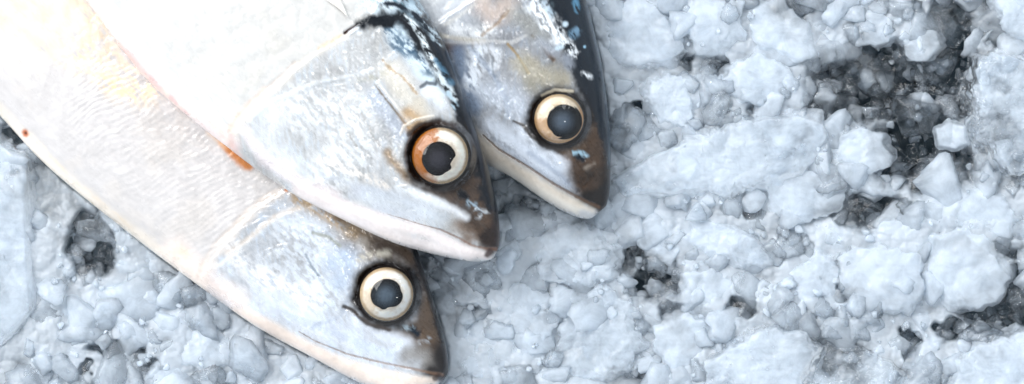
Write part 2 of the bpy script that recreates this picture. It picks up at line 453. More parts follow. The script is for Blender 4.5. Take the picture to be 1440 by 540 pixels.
W_ = (242, 245, 248)
fishA = dict(
    seed=1, axis=(.70, .71), vis=9.2, pw=.86, eye=(619, 219, 39.5, 3), pupil=(617.5, 223.5, 23.5), cloud=(58, 58, 66),
    notch=[(20, 16, .38), (62, 20, .22), (0, 7, .2)],
    iris=eye_iris((248, 242, 230), (166, 96, 22), [(180, 68, 1.0), (235, 35, .9), (125, 30, .6)]),
    body_col=(197, 195, 192), head_col=(188, 188, 188), back0=.80, back1=.9, backq=7.2, tail_dir=(-.68, -.73),
    pairs=[(695, 361, 698.5, 355, 96, 96, 3), (690, 365, 702, 345, 97, 97, 10), (668, 368, 703, 330, 99, 98, 22), (637, 363.5, 700.5, 300, 103, 100, 36), (592, 353, 695, 268, 108, 104, 50),
           (540, 336, 680, 214, 118, 112, 62), (450, 293, 648, 122, 132, 122, 72), (400, 265, 626, 63, 138, 128, 76), (330, 215, 592, 4, 142, 132, 80),
           (210, 115, 520, -110, 144, 134, 82), (120, 0, 430, -220, 138, 128, 78), (20, -120, 320, -330, 128, 118, 70), (-50, -270, 150, -430, 110, 105, 48), (-110, -420, -50, -470, 90, 90, 24), (-135, -470, -90, -505, 84, 84, 14)],
    gill_edge=[(560, -40), (525, 10), (511, 32), (500, 38), (481, 52), (448, 70), (418, 92), (389, 122), (363, 144), (341, 167), (329, 186), (328, 206), (338, 222), (350, 240)], flip=True,
    jawq=5.6,
    patches=[('lower_jaw', [(410, 262), (450, 276), (490, 290), (540, 306), (571, 313), (612, 323.5), (644, 337), (664, 348), (680, 353), (697, 354), (705, 362), (690, 385), (600, 385), (500, 345), (405, 285)], 0),
             ('gill_cover', [(511, 32), (500, 38), (481, 52), (448, 70), (418, 92), (389, 122), (363, 144), (341, 167), (329, 186), (328, 206), (338, 222), (400, 256), (450, 275), (500, 268), (540, 250), (556, 222), (545, 190), (528, 120), (515, 105), (520, 60)], 0)],
    strokes=[
        # body behind the gill
        dict(p=[(130, 0), (210, 105), (270, 160), (325, 205)], w=15, c=(240, 218, 214), k=.75, s=.8),
        dict(p=[(165, 60), (215, 115), (262, 160)], w=5, c=(214, 172, 166), k=.7, s=.9, h=-1.5),
        dict(p=[(262, 150), (300, 176), (326, 205)], w=3.5, c=(232, 205, 196), k=.7, s=.9, h=-1),
        dict(p=[(300, 100), (250, 130), (310, 150), (325, 175)], w=22, c=(250, 240, 218), k=.55, sp=-.05),
        dict(p=[(180, 50), (260, 130)], w=6, c=(240, 240, 240), k=.3, h=3.5, s=.95),
        # gill edge rim; thin darker lines paint shadow along it
        dict(p=[(338, 160), (326, 182), (326, 204), (336, 222)], w=5, c=(206, 160, 150), k=.4, s=.95, n=.5),
        dict(p=[(484, 50), (448, 72), (418, 94), (389, 124), (363, 146), (341, 169), (331, 187)], w=6, c=(240, 226, 208), k=.3, s=.9),
        dict(p=[(372, 128), (340, 160), (325, 182)], w=6, c=(240, 212, 196), k=.6, s=.9),
        dict(p=[(414, 88), (380, 120), (355, 142), (335, 163), (322, 186), (322, 206)], w=2.6, c=(206, 186, 174), k=.35, s=.9, h=-2.0),
        dict(p=[(478, 51), (470, 58), (450, 68)], w=4, c=(216, 184, 146), k=.55, s=.9),
        dict(p=[(485, 46), (495, 40), (506, 34)], w=2.6, c=(52, 26, 20), s=.4, h=-3, n=.1),
        dict(p=[(492, 46), (503, 39), (510, 31)], w=3.0, c=(226, 229, 233), s=.4, h=2, n=.1),
        dict(p=[(505, 45), (514, 36)], w=4.5, c=(238, 240, 243), s=.7, k=.8),
        # cheek bone ridges
        dict(p=[(350, 170), (370, 150), (393, 137), (420, 126), (448, 115), (475, 110), (500, 105), (525, 98)], w=3.0, c=(240, 243, 246), k=.4, s=.9, h=1.2),
        dict(p=[(396, 145), (448, 122), (500, 112)], w=3, c=(186, 190, 194), k=.5, s=.9, h=-1.2),
        dict(p=[(500, 112), (530, 108), (545, 100)], w=5, c=(176, 174, 160), k=.6, sp=0),
        dict(p=[(430, 150), (480, 160), (500, 210), (470, 240)], w=38, c=(240, 241, 243), k=.6, sp=-.05),
        dict(p=[(385, 160), (370, 200), (400, 230)], w=20, c=(232, 234, 238), k=.5, s=.9),
        dict(p=[(345, 185), (372, 225), (420, 255), (470, 275)], w=9, c=(240, 224, 222), k=.6, s=.9),
        dict(p=[(505, 108), (524, 140), (538, 180), (544, 215), (538, 250), (512, 276), (470, 288)], w=4.5, c=(176, 180, 186), k=.35, s=.95, h=-1.0, n=.4),
        dict(p=[(500, 112), (518, 142), (531, 182), (536, 215), (530, 246), (505, 270)], w=6, c=(226, 226, 228), k=.2, s=.95, h=.6, n=.4),
        dict(p=[(440, 240), (500, 262), (560, 282), (610, 306)], w=5, c=(192, 196, 204), k=.5, s=.95, h=-1.5, n=.5),
        dict(p=[(500, 268), (560, 276), (600, 296), (585, 304), (530, 292)], w=10, c=(196, 200, 210), k=.55, s=.95),
        dict(p=[(455, 225), (505, 245), (545, 262)], w=7, c=(248, 236, 224), k=.6, s=.95, sp=-.1),
        dict(p=[(380, 230), (440, 262), (500, 290), (545, 303)], w=3, c=(206, 196, 196), k=.5, s=.95, h=-1.2, n=.3),
        dict(p=[(508, 158), (522, 186), (534, 205)], w=2.2, c=(150, 140, 130), k=.6, s=.7, h=-1.2, sp=-.15),
        dict(p=[(492, 192), (502, 206)], w=1.8, c=(150, 145, 138), k=.6, s=.7, h=-1),
        dict(p=[(530, 135), (550, 165), (566, 188)], w=14, c=(186, 194, 208), k=.7, s=.9),
        dict(p=[(527, 119), (540, 136), (556, 156), (575, 180)], w=1.7, c=(112, 96, 72), s=.7, h=-1.6, n=.3, k=.75),
        dict(p=[(532, 116), (545, 133), (561, 153), (580, 177)], w=2.4, c=(238, 234, 226), s=.6, h=1.5, n=.15, k=.6),
        dict(p=[(548, 98), (568, 130), (590, 160)], w=17, c=(228, 220, 206), k=.7, s=.9),
        dict(p=[(538, 84), (548, 96), (566, 108), (580, 124), (586, 132)], w=2.0, c=(176, 146, 108), s=.8, n=.5, k=.65, h=-1),
        dict(p=[(575, 160), (592, 168), (580, 178)], w=12, c=(190, 152, 104), k=.75, s=.9),
        dict(p=[(590, 145), (600, 165)], w=10, c=(206, 196, 180), k=.7, s=.9),
        dict(p=[(545, 215), (552, 228), (568, 244), (572, 258)], w=8, c=(134, 108, 74), k=.8, s=.9),
        # snout skin
        dict(p=[(650, 262), (672, 262), (680, 290), (686, 320)], w=20, c=(112, 90, 68), k=.6, s=.8, m=.05),
        dict(p=[(632, 285), (655, 300), (672, 318), (640, 318)], w=15, c=(176, 172, 168), k=.8, s=.9, m=.3),
        dict(p=[(560, 262), (590, 272), (625, 284), (650, 296)], w=11, c=(226, 229, 233), k=.85, s=.9, sp=-.25, r=.25),
        dict(p=[(520, 275), (580, 290), (620, 306)], w=13, c=(205, 210, 216), k=.7, s=.9),
        dict(p=[(652, 318), (675, 330), (660, 335)], w=14, c=(110, 88, 70), k=.8, s=.9, m=.1),
        dict(p=[(693, 300), (699, 325), (697, 343), (684, 342)], w=12, c=(40, 24, 18), k=.95, s=.8, m=0, r=.3),
        dict(p=[(622, 258), (650, 262), (668, 236), (668, 205)], w=10, c=(86, 66, 50), k=.75, s=.8, m=.1),
        dict(f=1, p=[(668, 165), (684, 214), (694, 255), (702, 290), (708, 330), (704, 352), (684, 346), (660, 328), (642, 304), (625, 288), (598, 274), (578, 262), (562, 240), (590, 258), (625, 262), (655, 245), (664, 215), (655, 180)], w=12, c=(62, 44, 30), k=.95, m=.0, s=.83, n=.12),
        dict(f=1, p=[(700, 292), (712, 330), (704, 354), (680, 346), (672, 332), (688, 318)], w=7, c=(34, 19, 13), k=.95, m=0, s=.8, n=.12),
        dict(p=[(575, 268), (610, 281), (640, 296), (655, 306)], w=6, c=(236, 238, 242), k=.75, s=.9, r=.2),
        # dark of the back, seen along the edge, with painted glints over it
        dict(f=1, p=[(600, -10), (612, 20), (630, 60), (654, 122), (674, 170), (688, 214), (698, 258), (684, 262), (672, 228), (658, 195), (643, 168), (628, 132), (612, 100), (598, 72), (590, 40)], w=5, c=(9, 16, 25), k=.97, m=.1, r=.22, s=.7, n=.3),
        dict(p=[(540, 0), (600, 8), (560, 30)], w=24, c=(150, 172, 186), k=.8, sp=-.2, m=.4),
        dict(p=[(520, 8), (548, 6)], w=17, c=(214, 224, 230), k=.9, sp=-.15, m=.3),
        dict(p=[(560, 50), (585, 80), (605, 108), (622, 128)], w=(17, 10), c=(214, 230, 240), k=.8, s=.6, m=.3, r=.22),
        dict(p=[(548, 45), (560, 62), (572, 72)], w=12, c=(40, 78, 104), k=.85, sp=-.12, m=.2),
        dict(p=[(575, 60), (590, 80), (604, 100)], w=9, c=(38, 72, 96), k=.85, sp=-.05, m=.2),
        dict(p=[(508, 33), (522, 29), (540, 27), (560, 24), (575, 35), (590, 52), (603, 72), (618, 98), (632, 122), (648, 152), (660, 180), (672, 215), (684, 255), (690, 285)], w=(10, 14), c=(9, 15, 23), s=.5, m=.1, r=.22, n=.45),
        dict(p=[(542, 4), (560, 8), (580, 16), (598, 36), (612, 58), (627, 84), (640, 112), (653, 140), (664, 170), (674, 205)], w=(4, 7), c=(14, 26, 38), s=.5, m=.1, r=.22, n=.5),
        dict(p=[(566, 22), (580, 32), (590, 46), (598, 62), (606, 82), (616, 102), (630, 124), (638, 138)], w=(3.5, 6), c=(236, 246, 250), sp=-.02, s=.6, k=1, m=.2, r=.2),  # white glints painted in, partly silver flecks of the skin
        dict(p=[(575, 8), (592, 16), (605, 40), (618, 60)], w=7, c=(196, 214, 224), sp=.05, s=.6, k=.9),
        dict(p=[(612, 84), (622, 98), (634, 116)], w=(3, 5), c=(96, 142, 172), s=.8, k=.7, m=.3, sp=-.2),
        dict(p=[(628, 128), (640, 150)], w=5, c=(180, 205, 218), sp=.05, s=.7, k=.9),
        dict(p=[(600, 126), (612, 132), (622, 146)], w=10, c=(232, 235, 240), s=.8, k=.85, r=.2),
        dict(p=[(592, 122), (600, 116), (612, 118)], w=3, c=(30, 44, 58), s=.6, k=.8),
        dict(p=[(592, 4), (608, 30), (626, 63), (648, 122), (665, 165)], w=2.0, c=(110, 122, 132), s=.6, k=.4, n=.1),
        dict(p=[(672, 190), (680, 214), (690, 250), (697, 280), (702, 305)], w=6, c=(34, 36, 42), s=.7, k=.85),
        # around the eye
        dict(p=[(619, 219)], ring=44, w=10.5, c=(20, 12, 9), s=.8, m=0, r=.25, n=.25),
        dict(p=[(575, 190), (590, 176), (615, 170), (640, 176)], w=4.5, c=(40, 26, 20), s=.7, k=.8),
        dict(p=[(563, 190), (568, 178), (585, 168), (610, 163)], w=2.0, c=(226, 218, 206), s=.8, k=.7, h=1.5),
        # nostril, with painted wet highlights beside it
        dict(p=[(649, 273), (657, 280)], w=5.5, c=(8, 12, 20), s=.85, h=-3, n=.4),
        dict(p=[(659, 284), (668, 289), (676, 298)], w=5, c=(150, 170, 184), s=.9, h=1.5, r=.12, n=.6, sp=-.15),
        dict(p=[(670, 294), (684, 298), (674, 303)], w=5.0, c=(206, 210, 214), s=.9, sp=-.05, h=1.5, r=.12, n=.6, k=.8),
        # mouth
        dict(p=[(420, 268), (490, 294), (540, 312), (600, 326), (650, 350), (684, 360)], w=(12, 7), c=(243, 229, 224), s=.7, k=.82, m=.1, r=.3, n=.12, h=1),
        dict(p=[(430, 280), (500, 312), (560, 334), (620, 350), (660, 360)], w=(12, 8), c=(245, 232, 227), s=.75, k=.82, m=.1, r=.3, n=.12),
        dict(p=[(545, 301), (590, 315), (620, 323), (645, 334.5), (664, 345), (684, 350), (697, 350)], w=(.4, 2.8), c=(130, 92, 70), s=.8, k=.6, h=-2, n=.12),
        dict(p=[(685, 359), (689, 354)], w=5, c=(58, 38, 34), s=.6, k=.9),
    ])

fishB = dict(
    seed=2, axis=(.76, .65), vis=10.0, pw=.86, eye=(543.5, 413.5, 37.5, 3), pupil=(544, 415, 22), cloud=(84, 98, 112),
    notch=[(75, 32, .30), (125, 12, .12), (-20, 12, .1)],
    iris=eye_iris((248, 245, 238), (206, 178, 138), [(160, 50, .6), (250, 50, .35)]),
    body_col=(194, 189, 187), head_col=(184, 186, 190), back0=.78, back1=.88, backq=7.5, tail_dir=(-.76, -.65),
    pairs=[(617, 539.5, 624, 534, 24, 24, 3), (608, 545, 629, 525, 25, 26, 10), (585, 553, 630, 512, 27, 30, 22), (553, 552, 627.5, 487, 29, 34, 34), (511, 541, 621, 460, 32, 38, 46),
           (444, 505, 602, 398, 36, 46, 60), (360, 459, 575, 320, 40, 52, 70), (281, 403, 535, 235, 42, 56, 75), (183, 329, 450, 110, 42, 58, 78),
           (70, 237, 320, -10, 40, 58, 78), (0, 163, 240, -95, 40, 56, 76), (-90, 70, 130, -190, 40, 54, 70), (-200, -50, -10, -245, 40, 50, 56), (-310, -185, -210, -270, 40, 44, 34), (-375, -262, -335, -298, 40, 40, 16)],
    gill_edge=[(450, 215), (425, 240), (405, 264), (380, 277), (360, 292), (340, 312), (325, 330), (306, 352), (290, 374), (283, 392), (288, 410), (300, 430)], flip=True,
    jawq=6.2,
    patches=[('lower_jaw', [(340, 435), (400, 462), (444.5, 486), (489, 501), (533, 512), (578, 521), (605, 528), (618, 530), (626, 537), (612, 560), (500, 575), (400, 510), (330, 455)], 0),
             ('gill_cover', [(405, 264), (380, 277), (360, 292), (340, 312), (325, 330), (306, 352), (290, 374), (283, 392), (288, 405), (340, 430), (400, 448), (450, 440), (475, 420), (470, 380), (450, 335), (440, 300), (430, 275)], 0)],
    sink=-12, ripple=dict(p=[(170, 170), (250, 235), (330, 300)], w=115),
    strokes=[
        dict(p=[(0, 10), (60, 10), (120, 20)], w=60, c=(228, 208, 180), k=.65, sp=-.2, s=.9),
        dict(p=[(60, 40), (130, 60), (200, 120)], w=34, c=(230, 208, 178), k=.55, sp=-.05, s=.9),
        dict(p=[(110, 90), (180, 130), (212, 120)], w=16, c=(238, 206, 164), k=.6, sp=.0, s=.9),
        dict(p=[(160, 125), (185, 135)], w=9, c=(240, 206, 164), k=.6, sp=-.05),
        dict(p=[(5, 60), (40, 90)], w=22, c=(250, 240, 218), k=.6, sp=-.05),
        dict(p=[(-60, 105), (0, 160), (70, 232), (141, 294), (183, 326), (240, 368), (281, 400)], w=11, c=(246, 232, 214), k=.75, s=.9),
        dict(p=[(40, 188), (100, 250), (183, 318)], w=3, c=(226, 206, 180), k=.4, s=.9, sp=-.1),
        dict(p=[(120, 292), (160, 326), (190, 352)], w=4, c=(214, 168, 150), k=.5, s=.9),
        dict(p=[(315, 200), (330, 216), (348, 232)], w=8.5, c=(196, 122, 60), k=.95, s=.6, n=.3),
        dict(p=[(296, 185), (315, 205)], w=6, c=(232, 190, 150), k=.5, s=.8),
        dict(p=[(35, 186), (36, 189)], w=5.0, c=(176, 88, 34), k=.95, s=.6, n=.1, h=-1),
        dict(p=[(36, 187)], w=2, c=(70, 30, 16), k=.9, s=.6, n=.1),
        # gill region
        dict(p=[(245, 352), (280, 385), (330, 425)], w=18, c=(247, 226, 214), k=.7, s=.9),
        dict(p=[(248, 350), (262, 362)], w=8, c=(246, 212, 186), k=.6, s=.9),
        dict(p=[(404, 266), (380, 279), (360, 294), (340, 314), (325, 332), (306, 354), (290, 376)], w=8, c=(236, 218, 200), k=.35, s=.95),
        dict(p=[(398, 262), (372, 276), (350, 292), (330, 314), (300, 345), (284, 372), (277, 392)], w=3, c=(206, 190, 178), k=.35, s=.9, h=-2),  # darker line paints shadow along the gill edge
        dict(p=[(402, 267), (408, 264)], w=3, c=(220, 134, 82), k=.85),
        dict(p=[(290, 378), (310, 372), (335, 352), (370, 320), (400, 300), (440, 290)], w=4, c=(240, 238, 236), k=.4, s=.9, h=1),
        dict(p=[(320, 355), (350, 335), (385, 305), (420, 292)], w=4, c=(226, 208, 190), k=.5, s=.9),
        dict(p=[(410, 322), (400, 350), (380, 390)], w=26, c=(226, 230, 236), k=.6, sp=-.1),
        dict(p=[(440, 330), (430, 380), (460, 420)], w=28, c=(226, 234, 244), k=.65, sp=-.08),
        dict(p=[(470, 370), (492, 350), (480, 395)], w=16, c=(176, 194, 218), k=.6, s=.9),
        dict(p=[(380, 420), (440, 450), (500, 475)], w=18, c=(206, 212, 226), k=.5, s=.9),
        dict(p=[(418, 278), (445, 292), (470, 310), (500, 326)], w=11, c=(172, 142, 100), k=.8, sp=-.18, s=.8),
        dict(p=[(445, 278), (480, 305), (520, 330), (560, 350)], w=9, c=(74, 56, 42), k=.8, s=.9),  # dark skin plus painted cast shadow under the upper fish's edge
        dict(p=[(490, 330), (530, 352), (575, 368)], w=18, c=(128, 112, 90), k=.7, s=.9),
        dict(p=[(530, 345), (570, 360), (590, 372)], w=13, c=(54, 42, 34), k=.9, s=.8, m=.1),  # darkest skin by the upper fish, in part painted shadow
        dict(p=[(462, 330), (486, 370), (494, 410), (480, 445), (440, 462)], w=3.5, c=(170, 178, 192), k=.5, s=.95, h=-1.6, n=.4),
        dict(p=[(455, 335), (478, 372), (486, 408), (472, 440)], w=6, c=(220, 224, 230), k=.2, s=.95, h=.6, n=.4),
        dict(p=[(400, 440), (460, 466), (530, 490), (575, 505)], w=5, c=(180, 188, 202), k=.5, s=.95, h=-1.4, n=.5),
        dict(p=[(325, 345), (345, 380), (400, 400), (440, 430)], w=14, c=(236, 232, 230), k=.5, s=.95, sp=-.1),
        dict(p=[(440, 327), (462, 333), (478, 346)], w=2.6, c=(150, 152, 142), k=.8, s=.7, h=-1),
        dict(p=[(430, 358), (438, 374), (450, 390)], w=2.0, c=(120, 130, 140), k=.75, s=.7, h=-1.5, sp=-.2),
        dict(p=[(505, 365), (522, 358), (545, 356)], w=6, c=(196, 190, 176), k=.7, s=.9, sp=-.2),
        # snout skin
        dict(f=1, p=[(556, 340), (592, 350), (610, 398), (624, 438), (634, 470), (638, 505), (604, 520), (578, 500), (588, 482), (568, 478), (540, 466), (512, 450), (545, 462), (582, 446), (594, 410), (575, 376)], w=12, c=(66, 51, 38), k=.95, m=0, s=.83, n=.12),
        dict(f=1, p=[(578, 342), (594, 350), (610, 398), (624, 438), (634, 475), (622, 480), (608, 452), (598, 415), (586, 380)], w=6, c=(15, 15, 19), k=.95, m=.1, r=.25, s=.7, n=.3),
        dict(f=1, p=[(626, 465), (640, 500), (640, 522), (624, 538), (598, 526), (602, 508), (618, 492)], w=6, c=(19, 13, 12), k=.95, m=0, s=.8, n=.12),
        dict(p=[(592, 410), (600, 440), (606, 478), (590, 470)], w=16, c=(98, 78, 60), k=.6, s=.8, m=.1),
        dict(p=[(520, 462), (560, 472), (590, 480)], w=7, c=(96, 80, 66), k=.7, s=.8),
        dict(p=[(500, 448), (530, 466), (570, 482), (560, 494)], w=11, c=(226, 231, 240), k=.8, s=.9, r=.25),
        dict(p=[(500, 485), (550, 500), (590, 505)], w=9, c=(196, 204, 216), k=.75, s=.9),
        dict(p=[(570, 500), (596, 500), (600, 515)], w=14, c=(136, 132, 128), k=.85, s=.9, m=.2),
        dict(p=[(584, 350), (602, 398), (614, 436), (622, 466), (628, 500)], w=(8, 7), c=(20, 20, 24), k=.95, s=.6, m=.1, r=.25),
        dict(p=[(618, 490), (622, 510), (622, 526), (606, 522)], w=12, c=(26, 19, 17), k=.95, s=.7, m=0, r=.3),
        dict(p=[(580, 380), (588, 398)], w=13, c=(46, 36, 32), k=.9, s=.7, m=.05),
        dict(p=[(574, 378), (580, 384)], w=4, c=(150, 155, 160), k=.9, s=.7, sp=-.05, r=.15),
        dict(p=[(543.5, 413.5)], ring=42, w=10.5, c=(18, 12, 10), s=.8, m=0, r=.25, n=.25),
        dict(p=[(484, 431), (494, 435), (503, 442)], w=3, c=(44, 34, 28), k=.9, s=.6, h=-2),
        dict(p=[(500, 442), (520, 456), (548, 464)], w=3.5, c=(50, 38, 30), k=.9, s=.7),
        dict(p=[(580, 464), (588, 470)], w=6, c=(10, 28, 42), k=.95, s=.85, h=-2.5, n=.4),
        dict(p=[(570, 461), (578, 459)], w=5, c=(176, 196, 208), k=.6, s=.95, h=1.5, r=.12, n=.6, sp=-.1),
        dict(p=[(594, 482), (602, 478)], w=5, c=(190, 198, 206), k=.55, s=.95, h=1.5, r=.12, n=.6, sp=-.1),
        # jaw
        dict(p=[(345, 440), (400, 470), (444, 494), (489, 512), (533, 524), (590, 535), (610, 536)], w=(9, 6), c=(238, 218, 202), s=.7, k=.82, m=.1, r=.3, n=.12, h=1),
        dict(p=[(330, 440), (400, 478), (460, 510), (520, 532), (590, 546)], w=(7, 12), c=(240, 220, 205), s=.75, k=.82, m=.1, r=.3, n=.12),
        dict(p=[(420, 466), (444, 480), (489, 498), (533, 509), (578, 518), (605, 524), (622, 527)], w=(.4, 2.8), c=(130, 98, 76), s=.8, k=.6, h=-2, n=.12),
        dict(p=[(612, 532), (617, 529)], w=4, c=(50, 34, 28), s=.6, k=.8),
    ])

